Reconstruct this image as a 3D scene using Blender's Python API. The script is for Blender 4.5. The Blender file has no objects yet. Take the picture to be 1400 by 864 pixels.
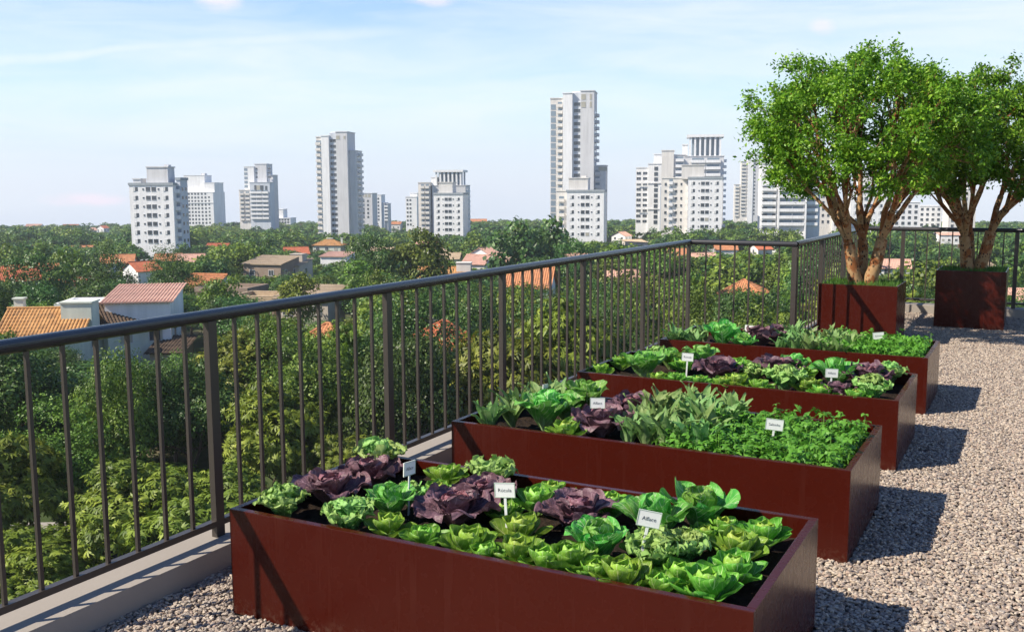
import bpy, math, random
import numpy as np
from mathutils import Vector, Matrix
PI = math.pi
random.seed(7); rng = np.random.default_rng(7)
S = bpy.context.scene
COL = S.collection

# ------------------------------------------------------------------ camera
FPX = 1352.0; PITCH = .1272; YAW = .4916; ROLL = -.0038
CAM = np.array([3.1966, 0, 1.936])
_cy, _sy = math.cos(YAW), math.sin(YAW)
FWD = np.array([-_sy*math.cos(PITCH), _cy*math.cos(PITCH), -math.sin(PITCH)])
_R0 = np.array([_cy, _sy, 0]); _U0 = np.cross(_R0, FWD)
RGT = math.cos(ROLL)*_R0+math.sin(ROLL)*_U0; UPV = -math.sin(ROLL)*_R0+math.cos(ROLL)*_U0
cd = bpy.data.cameras.new('camera'); cam = bpy.data.objects.new('camera', cd); COL.objects.link(cam)
cam.matrix_world = Matrix(((RGT[0], UPV[0], -FWD[0], CAM[0]), (RGT[1], UPV[1], -FWD[1], CAM[1]), (RGT[2], UPV[2], -FWD[2], CAM[2]), (0, 0, 0, 1)))
cd.sensor_width = 36; cd.lens = 36*FPX/1400; cd.clip_start = .1; cd.clip_end = 20000
S.camera = cam
HORIZ = 432-FPX*math.tan(PITCH)
FH = np.array([-_sy, _cy]); RH = np.array([_cy, _sy])

def ray(u, v): return FWD+RGT*(u-700)/FPX-UPV*(v-432)/FPX
def onz(u, v, z):
    d = ray(u, v); return CAM+d*(z-CAM[2])/d[2]
def ony(u, v, y):
    d = ray(u, v); return CAM+d*(y-CAM[1])/d[1]
def site(u, d):                      # ground position at picture column u, d metres out
    p = CAM[:2]+d*(FH+RH*(u-700)/FPX); return float(p[0]), float(p[1])
def uvd(x, y, z):
    r = np.array([x, y, z])-CAM; d = r@FWD
    return 700+FPX*(r@RGT)/d, 432-FPX*(r@UPV)/d, d
_ed = [0, 110, 200, 335, 520, 800, 1000, 1500]; _ee = [19, 19, 21.2, 26.3, 30, 34.8, 39.8, 64]
def gz(x, y):
    d = math.hypot(x-CAM[0], y-CAM[1]); return CAM[2]-float(np.interp(d, _ed, _ee))

# ------------------------------------------------------------------ helpers
def tag(o, label=None, cat=None, group=None, kind=None):
    if label: o['label'] = label
    if cat: o['category'] = cat
    if group: o['group'] = group
    if kind: o['kind'] = kind
    return o
def link(o, parent=None):
    COL.objects.link(o)
    if parent is not None: o.parent = parent
    return o
def empty(name, loc=(0, 0, 0), rz=0, **k):
    o = bpy.data.objects.new(name, None); o.location = loc; o.rotation_euler = (0, 0, rz); o.empty_display_size = .1
    link(o); return tag(o, **k)
def mesh_np(name, V, F, mats, smooth=False, uv=None, rnd=None, midx=None):
    """V (n,3); F (m,k) array or list of such arrays"""
    me = bpy.data.meshes.new(name)
    V = np.asarray(V, np.float32)
    Fs = F if isinstance(F, list) and not isinstance(F[0], tuple) else [F]
    Fs = [np.asarray(f, np.int32) for f in Fs if len(f)]
    nl = sum(f.size for f in Fs); nf = sum(len(f) for f in Fs)
    me.vertices.add(len(V)); me.vertices.foreach_set('co', V.ravel())
    me.loops.add(nl); me.polygons.add(nf)
    li = np.concatenate([f.ravel() for f in Fs]); tot = np.concatenate([np.full(len(f), f.shape[1], np.int32) for f in Fs])
    st = np.concatenate([[0], np.cumsum(tot)[:-1]]).astype(np.int32)
    me.loops.foreach_set('vertex_index', li); me.polygons.foreach_set('loop_start', st); me.polygons.foreach_set('loop_total', tot)
    if smooth: me.polygons.foreach_set('use_smooth', np.ones(nf, bool))
    if midx is not None: me.polygons.foreach_set('material_index', np.asarray(midx, np.int32))
    if uv is not None:
        l = me.uv_layers.new(name='UVMap'); l.data.foreach_set('uv', np.asarray(uv, np.float32)[li].ravel())
    if rnd is not None:
        a = me.attributes.new('rnd', 'FLOAT', 'FACE'); a.data.foreach_set('value', np.asarray(rnd, np.float32))
    for m in (mats if isinstance(mats, (list, tuple)) else [mats]): me.materials.append(m)
    me.update(calc_edges=True); me.validate(); return me
class MB:
    """collects boxes, bars and tubes into one mesh"""
    def __init__(s): s.v = []; s.f = []
    def add(s, vs, fs):
        o = len(s.v); s.v += [tuple(map(float, p)) for p in vs]; s.f += [tuple(i+o for i in f) for f in fs]
    def box(s, x0, x1, y0, y1, z0, z1):
        s.add([(x0, y0, z0), (x1, y0, z0), (x1, y1, z0), (x0, y1, z0), (x0, y0, z1), (x1, y0, z1), (x1, y1, z1), (x0, y1, z1)],
              [(0, 3, 2, 1), (4, 5, 6, 7), (0, 1, 5, 4), (1, 2, 6, 5), (2, 3, 7, 6), (3, 0, 4, 7)])
    def tube(s, pts, rad, n=8, caps=True):
        pts = [np.array(p, float) for p in pts]; rad = rad if hasattr(rad, '__len__') else [rad]*len(pts)
        rings = []; up = None
        for i, p in enumerate(pts):
            t = pts[min(i+1, len(pts)-1)]-pts[max(i-1, 0)]; t /= np.linalg.norm(t)+1e-9
            if up is None or abs(up@t) > .95: up = np.array([0, 0, 1.]) if abs(t[2]) < .9 else np.array([1., 0, 0])
            a = np.cross(up, t); a /= np.linalg.norm(a); b = np.cross(t, a); up = b
            rings.append([p+rad[i]*(math.cos(k*2*PI/n)*a+math.sin(k*2*PI/n)*b) for k in range(n)])
        o = [v for r in rings for v in r]
        f = [(i*n+k, i*n+(k+1) % n, (i+1)*n+(k+1) % n, (i+1)*n+k) for i in range(len(pts)-1) for k in range(n)]
        if caps: f += [tuple(reversed(range(n))), tuple(range((len(pts)-1)*n, len(pts)*n))]
        s.add(o, f)
    def mesh(s, name, mat, smooth=False, bevel=0):
        me = bpy.data.meshes.new(name); me.from_pydata(s.v, [], s.f)
        for m in (mat if isinstance(mat, (list, tuple)) else [mat]): me.materials.append(m)
        if smooth: me.polygons.foreach_set('use_smooth', np.ones(len(s.f), bool))
        me.update()
        if bevel:
            import bmesh
            bm = bmesh.new(); bm.from_mesh(me)
            bmesh.ops.bevel(bm, geom=bm.edges[:], offset=bevel, segments=2, affect='EDGES', profile=.6)
            bm.to_mesh(me); bm.free()
        return me
    def build(s, name, mat, parent=None, smooth=False, bevel=0, loc=None):
        o = bpy.data.objects.new(name, s.mesh(name, mat, smooth, bevel)); link(o, parent)
        if loc is not None: o.location = loc
        return o
def put(name, me, parent=None, loc=(0, 0, 0), rz=0, sc=None):
    o = bpy.data.objects.new(name, me); link(o, parent); o.location = loc; o.rotation_euler = (0, 0, rz)
    if sc is not None: o.scale = sc if hasattr(sc, '__len__') else (sc,)*3
    return o
def copy_tree(root):
    c = root.copy(); COL.objects.link(c)
    for ch in list(root.children):
        k = ch.copy(); COL.objects.link(k); k.parent = c
        for g in list(ch.children):
            d = g.copy(); COL.objects.link(d); d.parent = k
    return c

# ------------------------------------------------------------------ materials
class N:
    def __init__(s, name):
        s.m = bpy.data.materials.new(name); s.m.use_nodes = True; s.t = s.m.node_tree; s.t.nodes.clear()
        s.out = s.t.nodes.new('ShaderNodeOutputMaterial')
    def n(s, typ, **kw):
        x = s.t.nodes.new('ShaderNode'+typ)
        for k, v in kw.items():
            if k.startswith('i_'):
                key = k[2:]; key = int(key) if key.isdigit() else key.replace('_', ' ')
                s.set(x, key, v)
            else: setattr(x, k, v)
        return x
    def set(s, x, key, v):
        if isinstance(v, bpy.types.NodeSocket): s.t.links.new(v, x.inputs[key])
        else:
            if hasattr(v, '__len__') and len(v) == 3 and x.inputs[key].type == 'RGBA': v = (*v, 1)
            x.inputs[key].default_value = v
    def math(s, op, a, b=0, c=0, clamp=False):
        x = s.n('Math', operation=op, use_clamp=clamp); s.set(x, 0, a); s.set(x, 1, b); s.set(x, 2, c); return x.outputs[0]
    def mix(s, f, a, b, typ='MIX'):
        x = s.n('Mix', data_type='RGBA', blend_type=typ, clamp_factor=True); s.set(x, 0, f); s.set(x, 6, a); s.set(x, 7, b); return x.outputs[2]
    def noise(s, vec, scale, detail=4, rough=.55):
        x = s.n('TexNoise'); s.set(x, 'Scale', scale); s.set(x, 'Detail', detail); s.set(x, 'Roughness', rough)
        if vec is not None: s.t.links.new(vec, x.inputs['Vector'])
        return x.outputs['Fac']
    def ramp(s, fac, stops, interp='LINEAR'):
        x = s.n('ValToRGB'); x.color_ramp.interpolation = interp; el = x.color_ramp.elements
        while len(el) < len(stops): el.new(.5)
        for e, (p, c) in zip(el, stops): e.position = p; e.color = (*c, 1) if hasattr(c, '__len__') else (c, c, c, 1)
        s.t.links.new(fac, x.inputs[0]); return x.outputs[0]
    def obj(s): return s.n('TexCoord').outputs['Object']
    def bump(s, h, dist=.01, st=.5):
        x = s.n('Bump'); s.set(x, 'Height', h); s.set(x, 'Distance', dist); s.set(x, 'Strength', st); return x.outputs[0]
    def bsdf(s, col, rough=.6, metal=0, normal=None, spec=.5, trans=0, transcol=None):
        b = s.n('BsdfPrincipled'); s.set(b, 'Base Color', col); s.set(b, 'Roughness', rough); s.set(b, 'Metallic', metal); s.set(b, 'Specular IOR Level', spec)
        if normal is not None: s.t.links.new(normal, b.inputs['Normal'])
        sh = b.outputs[0]
        if trans:
            t = s.n('BsdfTranslucent'); s.set(t, 'Color', transcol if transcol is not None else col)
            mx = s.n('MixShader'); s.set(mx, 0, trans); s.t.links.new(sh, mx.inputs[1]); s.t.links.new(t.outputs[0], mx.inputs[2]); sh = mx.outputs[0]
        s.t.links.new(sh, s.out.inputs[0]); return s.m
def plain(name, col, rough=.6, metal=0, var=.12, scale=3., bump=0, spec=.5):
    n = N(name); p = n.obj(); f = n.noise(p, scale, 5)
    c = n.mix(n.math('MULTIPLY', f, 1), tuple(x*(1-var) for x in col), tuple(min(1, x*(1+var)) for x in col))
    return n.bsdf(c, rough, metal, n.bump(n.noise(p, scale*12, 3), .004, bump) if bump else None, spec)

def mat_corten():
    n = N('red_brown_paint'); p = n.obj()
    f = n.noise(p, 2.2, 5); g = n.noise(p, 14, 3)
    c = n.mix(f, (.043, .0054, .0025), (.056, .0072, .0035))
    sz = n.n('SeparateXYZ'); n.t.links.new(p, sz.inputs[0])
    mp = n.n('Mapping'); n.t.links.new(p, mp.inputs[0]); mp.inputs['Scale'].default_value = (1, 1, .06)
    run = n.ramp(n.noise(mp.outputs[0], 26, 4, .6), [(.58, 0), (.78, 1)])
    spl = n.math('MULTIPLY', n.ramp(n.noise(p, 38, 5, .7), [(.5, 0), (.62, 1)]), n.ramp(sz.outputs[2], [(.0, 1), (.09, .0)]))
    c = n.mix(n.math('MULTIPLY', run, .12), c, (.10, .03, .018)); c = n.mix(n.math('MULTIPLY', spl, .35), c, (.17, .115, .08))
    r = n.math('ADD', n.math('MULTIPLY_ADD', g, .10, .22), n.math('MULTIPLY', n.math('ADD', spl, run), .12))
    return n.bsdf(c, r, 0, n.bump(n.noise(p, 160, 2), .0008, .25), .3)
M = {}
M['paint'] = mat_corten()
M['rail'] = plain('bronze_paint', (.066, .056, .049), .38, .3, .1, 8, .1)
M['handrail'] = plain('dark_handrail_paint', (.045, .045, .05), .27, .25, .08, 6)
def mat_concrete():
    n = N('kerb_render'); p = n.obj(); a = n.noise(p, 1.3, 8, .65); b = n.noise(p, 45, 3)
    c = n.mix(a, (.28, .25, .215), (.36, .325, .285)); c = n.mix(n.math('GREATER_THAN', n.noise(p, 9, 6, .7), .66), c, (.31, .275, .24))
    return n.bsdf(c, .85, 0, n.bump(b, .003, .35), .3)
M['kerb'] = mat_concrete()
M['slab'] = plain('terrace_concrete', (.33, .31, .29), .9, 0, .15, 1)
def mat_gravelbase():
    n = N('gravel_bed'); p = n.obj(); v = n.n('TexVoronoi'); n.set(v, 'Scale', 60.); n.t.links.new(p, v.inputs['Vector'])
    c = n.ramp(v.outputs['Color'], [(0, (.06, .05, .042)), (1, (.13, .11, .09))])
    return n.bsdf(c, .95, 0, n.bump(v.outputs['Distance'], .01, .6), .2)
M['gravelbase'] = mat_gravelbase()
def mat_pebble():
    n = N('pebble'); oi = n.n('ObjectInfo')
    c = n.ramp(oi.outputs['Random'], [(0, (0.225, 0.178, 0.143)), (.12, (0.518, 0.434, 0.341)), (.3, (0.371, 0.301, 0.243)), (.45, (0.608, 0.524, 0.418)), (.58, (0.282, 0.234, 0.198)), (.68, (0.451, 0.334, 0.259)), (.78, (0.563, 0.468, 0.374)), (.9, (0.169, 0.144, 0.138)), (.96, (0.428, 0.385, 0.341))], 'CONSTANT')
    p = n.obj(); c = n.mix(n.math('MULTIPLY', n.noise(p, 2.5, 4), .5), c, (.24, .195, .16))
    return n.bsdf(c, .62, 0, n.bump(n.noise(p, 6, 4), .1, .3), .4)
M['pebble'] = mat_pebble()
def mat_soil():
    n = N('potting_soil'); p = n.obj(); a = n.noise(p, 25, 6, .7)
    c = n.ramp(a, [(.3, (.012, .008, .006)), (.7, (.05, .033, .022))])
    return n.bsdf(c, .95, 0, n.bump(a, .03, 1), .2)
M['soil'] = mat_soil()

def mat_leaf(name, base, light, vein, nveins=6, veinw=.05, side=.5, rough=.42, trans=.25, blister=.5, spots=None, hue=.06, tip=None):
    """leaf with a pale midrib and side veins laid out along the leaf's own UV (u along, v across)"""
    n = N(name); uv = n.n('UVMap').outputs[0]; sp = n.n('SeparateXYZ'); n.t.links.new(uv, sp.inputs[0])
    t, s = sp.outputs[0], n.math('ABSOLUTE', sp.outputs[1])
    mid = n.math('LESS_THAN', s, n.math('MULTIPLY_ADD', t, -veinw*.9, veinw*1.15))
    q = n.math('FRACT', n.math('MULTIPLY', n.math('SUBTRACT', t, n.math('MULTIPLY', s, .42)), float(nveins)))
    sv = n.math('LESS_THAN', n.math('ABSOLUTE', n.math('SUBTRACT', q, .5)), n.math('MULTIPLY_ADD', s, -.075, .09))
    p = n.obj(); oi = n.n('ObjectInfo').outputs['Random']
    f = n.noise(p, 16, 4)
    col = n.mix(n.ramp(f, [(.35, 0), (.65, 1)]), base, light)
    if tip is not None: col = n.mix(n.ramp(t, [(.55, 0), (.98, 1)]), col, tip)
    col = n.mix(n.math('MULTIPLY', n.ramp(t, [(0, 1), (.45, 0)]), .7), col, vein)
    col = n.mix(n.math('MAXIMUM', mid, n.math('MULTIPLY', sv, side)), col, vein)
    hs = n.n('HueSaturation'); n.set(hs, 'Hue', n.math('MULTIPLY_ADD', oi, hue, .5-hue/2)); n.set(hs, 'Value', n.math('MULTIPLY_ADD', oi, .3, .85)); n.set(hs, 'Color', col)
    h = n.math('ADD', n.math('MULTIPLY', n.math('MAXIMUM', mid, sv), .6), n.noise(p, 55, 3))
    return n.bsdf(hs.outputs[0], rough+.06, 0, n.bump(h, .009, blister), .38, trans)
M['round'] = mat_leaf('round_lettuce_leaf', (.105, .285, .03), (.215, .44, .05), (.54, .66, .27), 5, .075, .4, .36, .3, .35)
M['roundheart'] = mat_leaf('round_lettuce_heart', (.27, .52, .05), (.41, .63, .10), (.64, .72, .32), 5, .05, .3, .34, .3, .4)
M['purple'] = mat_leaf('red_cabbage_leaf', (.095, .048, .066), (.21, .115, .14), (.38, .24, .27), 6, .045, .5, .40, .12, .7, hue=.03)
M['purpleheart'] = mat_leaf('red_cabbage_heart', (.19, .065, .095), (.34, .16, .19), (.50, .35, .36), 7, .05, .55, .4, .15, .8, hue=.03)
M['curly'] = mat_leaf('curly_lettuce_leaf', (.09, .31, .065), (.20, .46, .11), (.55, .68, .38), 6, .06, .35, .42, .3, .6, tip=(.34, .56, .15))
M['cabbage'] = mat_leaf('green_cabbage_leaf', (.08, .31, .04), (.22, .49, .085), (.56, .70, .38), 6, .05, .85, .36, .28, .8)
M['rocket'] = mat_leaf('rocket_leaf', (.10, .235, .05), (.25, .40, .13), (.42, .52, .26), 6, .05, .35, .5, .25, .4)
M['parsley'] = mat_leaf('parsley_leaf', (.06, .22, .018), (.15, .39, .04), (.18, .38, .06), 4, .05, .3, .38, .3, .3, hue=0)
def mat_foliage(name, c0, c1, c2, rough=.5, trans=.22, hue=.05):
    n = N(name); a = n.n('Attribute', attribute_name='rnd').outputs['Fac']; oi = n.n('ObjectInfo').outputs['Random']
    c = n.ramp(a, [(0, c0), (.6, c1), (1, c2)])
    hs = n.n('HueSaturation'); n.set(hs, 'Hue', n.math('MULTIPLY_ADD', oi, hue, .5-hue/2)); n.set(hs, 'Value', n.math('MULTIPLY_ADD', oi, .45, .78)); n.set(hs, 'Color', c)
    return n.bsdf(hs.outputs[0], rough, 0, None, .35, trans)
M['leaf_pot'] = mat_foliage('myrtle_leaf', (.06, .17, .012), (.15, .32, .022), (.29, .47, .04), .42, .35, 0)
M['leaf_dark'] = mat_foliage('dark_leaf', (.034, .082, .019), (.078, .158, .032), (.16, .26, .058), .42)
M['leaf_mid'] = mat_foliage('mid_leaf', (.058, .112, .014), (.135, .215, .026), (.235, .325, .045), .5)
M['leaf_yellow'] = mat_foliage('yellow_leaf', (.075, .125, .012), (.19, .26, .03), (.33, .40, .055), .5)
M['bark'] = plain('grey_bark', (.12, .09, .065), .9, 0, .35, 6, .5)
def mat_myrtle():
    n = N('mottled_bark'); p = n.obj()
    c = n.ramp(n.noise(p, 7, 5, .6), [(.3, (.27, .15, .06)), (.46, (.37, .235, .115)), (.54, (.23, .08, .024)), (.8, (.29, .115, .034))])
    mp = n.n('Mapping'); n.t.links.new(p, mp.inputs[0]); mp.inputs['Scale'].default_value = (1, 1, .55)
    v = n.n('TexVoronoi'); n.set(v, 'Scale', 34.); n.t.links.new(mp.outputs[0], v.inputs['Vector'])
    sp = n.math('MULTIPLY', n.math('LESS_THAN', v.outputs['Distance'], .33), n.math('GREATER_THAN', n.noise(p, 9, 3), .47))
    sz = n.n('SeparateXYZ'); n.t.links.new(p, sz.inputs[0])
    c = n.mix(sp, c, (.035, .02, .014))
    return n.bsdf(c, .75, 0, n.bump(n.math('SUBTRACT', n.noise(p, 20, 4), n.math('MULTIPLY', sp, .5)), .01, .5), .3)
M['myrtle'] = mat_myrtle()
M['grass'] = mat_foliage('grass_blade', (.05, .13, .02), (.09, .22, .03), (.17, .3, .06), .5, .3, 0)
M['sign'] = plain('white_plastic', (.80, .81, .78), .4, 0, .03, 5)
M['signedge'] = plain('sign_border', (.42, .52, .40), .45, 0, .05, 5)
M['ink'] = plain('sign_ink', (.02, .022, .025), .6, 0, .05, 5)
def mat_terrain():
    n = N('terrain'); p = n.obj(); a = n.noise(p, .05, 7, .6)
    c = n.ramp(a, [(.35, (.035, .06, .018)), (.55, (.06, .085, .028)), (.68, (.16, .13, .09))])
    return n.bsdf(c, .95, 0, n.bump(n.noise(p, .6, 5), .3, .6), .2)
M['terrain'] = mat_terrain()
M['asphalt'] = plain('asphalt', (.07, .07, .072), .9, 0, .15, .5)
M['paving'] = plain('pale_paving', (.34, .32, .30), .9, 0, .15, .8)
def mat_wall(name, col, streak=.12):
    n = N(name); p = n.obj(); mp = n.n('Mapping'); n.t.links.new(p, mp.inputs[0]); mp.inputs['Scale'].default_value = (1, 1, .12)
    a = n.noise(mp.outputs[0], .9, 6, .6)
    c = n.mix(n.ramp(a, [(.4, 0), (.75, 1)]), col, tuple(x*(1-streak*1.6) for x in col))
    return n.bsdf(c, .85, 0, n.bump(n.noise(p, 6, 4), .02, .2), .25)
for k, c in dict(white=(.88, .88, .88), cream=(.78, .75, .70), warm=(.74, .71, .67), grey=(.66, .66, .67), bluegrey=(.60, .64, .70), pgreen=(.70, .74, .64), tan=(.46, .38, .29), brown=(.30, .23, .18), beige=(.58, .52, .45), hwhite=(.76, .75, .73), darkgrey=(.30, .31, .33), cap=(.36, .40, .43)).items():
    M[k] = mat_wall('wall_'+k, c)
def mat_tiles(name, a, b, dark, scale=1.):
    n = N(name); p = n.obj(); v = n.n('TexVoronoi'); n.set(v, 'Scale', 2.4*scale); n.t.links.new(p, v.inputs['Vector'])
    c = n.mix(v.outputs['Color'], a, b); c = n.mix(n.ramp(n.noise(p, .7, 6, .7), [(.52, 0), (.72, 1)]), c, dark)
    w = n.n('TexWave', wave_type='BANDS', bands_direction='Z'); n.set(w, 'Scale', 1.15); n.t.links.new(p, w.inputs['Vector'])
    return n.bsdf(c, .85, 0, n.bump(w.outputs['Fac'], .06, .5), .25)
M['tile_orange'] = mat_tiles('orange_tiles', (.46, .19, .085), (.58, .27, .13), (.26, .13, .08))
M['tile_red'] = mat_tiles('red_tiles', (.42, .115, .055), (.52, .17, .085), (.22, .08, .05))
M['tile_pink'] = mat_tiles('pale_pink_tiles', (.56, .33, .25), (.64, .40, .31), (.42, .26, .2))
M['tile_ochre'] = mat_tiles('weathered_ochre_tiles', (.40, .20, .075), (.54, .30, .12), (.16, .09, .05))
M['tile_tan'] = mat_tiles('tan_roof', (.42, .32, .21), (.52, .41, .28), (.3, .22, .15), 2)
M['tile_dark'] = mat_tiles('dark_brown_tiles', (.075, .05, .035), (.13, .09, .06), (.05, .04, .03))
M['glass'] = plain('window_glass', (.06, .072, .085), .1, 0, .3, .5, 0, .8)
M['curtain'] = plain('curtained_window', (.42, .40, .33), .5, 0, .2, .7)
M['shutter'] = plain('white_shutter', (.66, .67, .67), .6, 0, .05, 2)
M['bluegl'] = plain('blue_glass', (.22, .28, .34), .15, 0, .2, .3, 0, .8)
M['wood'] = plain('door_wood', (.18, .10, .05), .6, 0, .2, 4)
M['petal'] = plain('white_petal', (.8, .8, .76), .6, 0, .04, 4)

# ------------------------------------------------------------------ light and sky
SUN_DIR = np.array([.745, .79, -1.0]); SUN_DIR /= np.linalg.norm(SUN_DIR)
sl = bpy.data.lights.new('sun', 'SUN'); sl.energy = 5.0; sl.angle = math.radians(.5); sl.color = (1, .90, .76)
so = bpy.data.objects.new('sun', sl); COL.objects.link(so)
so.rotation_euler = Vector(SUN_DIR).to_track_quat('-Z', 'Y').to_euler(); so.location = (0, 0, 60)
W = bpy.data.worlds.new('World'); S.world = W; W.use_nodes = True
def build_world():
    t = W.node_tree; t.nodes.clear()
    nn = N.__new__(N); nn.t = t; nn.m = None
    out = t.nodes.new('ShaderNodeOutputWorld'); bg = t.nodes.new('ShaderNodeBackground'); t.links.new(bg.outputs[0], out.inputs[0])
    sky = nn.n('TexSky', sky_type='NISHITA', sun_disc=False); sky.sun_elevation = math.asin(-SUN_DIR[2])
    sky.sun_rotation = math.atan2(-SUN_DIR[0], -SUN_DIR[1]); sky.altitude = 700; sky.air_density = 1.0; sky.dust_density = .6; sky.ozone_density = 1.6
    g = nn.n('TexCoord').outputs['Generated']
    sz = nn.n('SeparateXYZ'); t.links.new(g, sz.inputs[0])
    grad = nn.ramp(sz.outputs[2], [(0, (.70, .79, .96)), (.03, (.69, .79, .94)), (.09, (.60, .81, .93)), (.19, (.36, .58, .90)), (.36, (.10, .24, .62)), (.75, (.03, .09, .28))])
    gs = nn.n('VectorMath', operation='SCALE'); t.links.new(grad, gs.inputs[0]); gs.inputs['Scale'].default_value = 5.1
    base = nn.mix(.8, sky.outputs[0], gs.outputs[0])
    # clouds live in sky directions: thin high cirrus drawn out along one bearing, one contrail, one low puff
    def dv(u, v):
        d = ray(u, v); return d/np.linalg.norm(d)
    def dot(vec, k):
        x = nn.n('VectorMath', operation='DOT_PRODUCT'); t.links.new(vec, x.inputs[0]); x.inputs[1].default_value = tuple(k); return x.outputs['Value']
    a, b = dv(-100, 92), dv(560, 42); nrm = np.cross(a, b); nrm /= np.linalg.norm(nrm); along = np.cross(nrm, a)
    mp = nn.n('Mapping'); t.links.new(g, mp.inputs[0])
    mp.inputs['Rotation'].default_value = (0, 0, -YAW); 
    sc = nn.n('VectorMath', operation='MULTIPLY'); t.links.new(mp.outputs[0], sc.inputs[0]); sc.inputs[1].default_value = (1.6, 1.6, 11)
    wob = nn.n('TexNoise'); nn.set(wob, 'Scale', 1.4); nn.set(wob, 'Detail', 3.); t.links.new(sc.outputs[0], wob.inputs['Vector'])
    ad = nn.n('VectorMath', operation='MULTIPLY_ADD'); t.links.new(wob.outputs['Color'], ad.inputs[0]); ad.inputs[1].default_value = (.6, .6, 1.2); t.links.new(sc.outputs[0], ad.inputs[2])
    cir = nn.ramp(nn.noise(ad.outputs[0], 1.25, 7, .58), [(.40, 0), (.66, 1)])
    cir = nn.math('MULTIPLY', cir, nn.ramp(sz.outputs[2], [(.0, .35), (.1, .7), (.22, .7), (.38, 0)]))
    dist = dot(g, nrm); wig = nn.math('MULTIPLY_ADD', nn.noise(g, 5., 4), .03, -.015)
    q = nn.math('DIVIDE', nn.math('ADD', dist, wig), nn.math('MULTIPLY_ADD', nn.noise(g, 9., 4), .012, .001))
    streak = nn.math('POWER', 2.718, nn.math('MULTIPLY', nn.math('MULTIPLY', q, q), -1.))
    fade = nn.ramp(dot(g, along), [(0, 1), (.3, .9), (.5, 0)])
    streak = nn.math('MULTIPLY', nn.math('MULTIPLY', streak, fade), nn.math('MULTIPLY_ADD', nn.noise(g, 14., 5), .9, .15))
    amt = nn.math('MAXIMUM', cir, nn.math('MULTIPLY', streak, 1.0))
    col = nn.mix(amt, base, (4.6, 4.85, 5.0))
    def puff(u, v, ru, rv, c, k):
        d0 = dv(u, v); rr = dv(u+40, v)-dv(u-40, v); rr /= np.linalg.norm(rr); uu = np.cross(rr, d0)
        px = nn.math('DIVIDE', dot(g, rr), ru/FPX); px = nn.math('ADD', px, -float(d0@rr)*FPX/ru)
        py = nn.math('DIVIDE', dot(g, uu), rv/FPX); py = nn.math('ADD', py, -float(d0@uu)*FPX/rv)
        r2 = nn.math('ADD', nn.math('MULTIPLY', px, px), nn.math('MULTIPLY', py, py))
        e = nn.math('POWER', 2.718, nn.math('MULTIPLY', r2, -1.))
        s2 = nn.n('VectorMath', operation='MULTIPLY'); t.links.new(g, s2.inputs[0]); s2.inputs[1].default_value = (1, 1, 2.6)
        e = nn.ramp(nn.math('MULTIPLY', e, nn.math('MULTIPLY_ADD', nn.noise(s2.outputs[0], 28., 6, .6), 1.6, .0)), [(.22, 0), (.75, 1)])
        inside = nn.math('GREATER_THAN', dot(g, d0), 0)
        return nn.mix(nn.math('MULTIPLY', nn.math('MULTIPLY', e, inside), k), col, c)
    col = puff(115, 273, 55, 9, (5.0, 4.4, 4.8), .9)
    col = puff(300, 2, 30, 14, (4.9,4.5,4.85), .7)
    col = puff(1125, 37, 18, 12, (4.9,4.5,4.85), .5)
    col = puff(590, 0, 40, 10, (4.9,4.5,4.85), .6)
    t.links.new(col, bg.inputs[0]); bg.inputs[1].default_value = .15
build_world()
S.view_settings.view_transform = 'Standard'; S.view_settings.look = 'None'; S.view_settings.exposure = .56; S.view_settings.gamma = 1; S.view_settings.use_curve_mapping = False
S.cycles.max_bounces = 8; S.cycles.diffuse_bounces = 3; S.cycles.glossy_bounces = 3; S.cycles.transmission_bounces = 4; S.cycles.transparent_max_bounces = 6
S.cycles.use_adaptive_sampling = True; S.cycles.adaptive_threshold = .015
S.cycles.use_denoising = True
try: S.cycles.denoiser = 'OPENIMAGEDENOISE'
except Exception: pass

# ------------------------------------------------------------------ terrace
XK, ZK, XP = -.41, .13, -.55               # inner kerb face, kerb height, railing line of the long run
YJ = 11.55; XS = .70; YB = 16.58; XE = 6.6; Y0 = -.9
inner = [(XK, Y0), (XK, YJ-.14), (XS+.14, YJ-.14), (XS+.14, YB-.14), (XE, YB-.14)]
outer = [(XP-.2, Y0), (XP-.2, YJ+.2), (XS-.2, YJ+.2), (XS-.2, YB+.2), (XE, YB+.2)]
mb = MB()
for i in range(4):
    a, b, c, d = inner[i], inner[i+1], outer[i+1], outer[i]
    mb.add([(*a, -.25), (*b, -.25), (*b, ZK), (*a, ZK)], [(0, 1, 2, 3)])
    mb.add([(*a, ZK), (*b, ZK), (*c, ZK), (*d, ZK)], [(0, 1, 2, 3)])
    mb.add([(*d, ZK), (*c, ZK), (*c, -.6), (*d, -.6)], [(0, 1, 2, 3)])
tag(mb.build('concrete_kerb', M['kerb']), 'low pale rendered concrete kerb carrying the railing along the gravel edge', 'kerb')
mb = MB(); zb = -17.5
ft = [(XK, Y0), (XK, YJ-.14), (XS+.14, YJ-.14), (XS+.14, YB-.14), (XE, YB-.14), (XE, Y0)]
mb.add([(x, y, -.012) for x, y in ft], [tuple(reversed(range(6)))])
tag(mb.build('terrace_floor', M['gravelbase']), kind='structure')
mb = MB(); ol = outer+[(XE, Y0)]; ol = [(x+.02 if i < 2 else x, y) for i, (x, y) in enumerate(ol)]
k = len(ol); mb.add([(x, y, -.6) for x, y in ol]+[(x, y, zb) for x, y in ol], [(i, (i+1) % k, (i+1) % k+k, i+k) for i in range(k)])
tag(mb.build('terrace_building', M['beige']), 'rendered wall of the building below the roof terrace', 'building')

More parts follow.
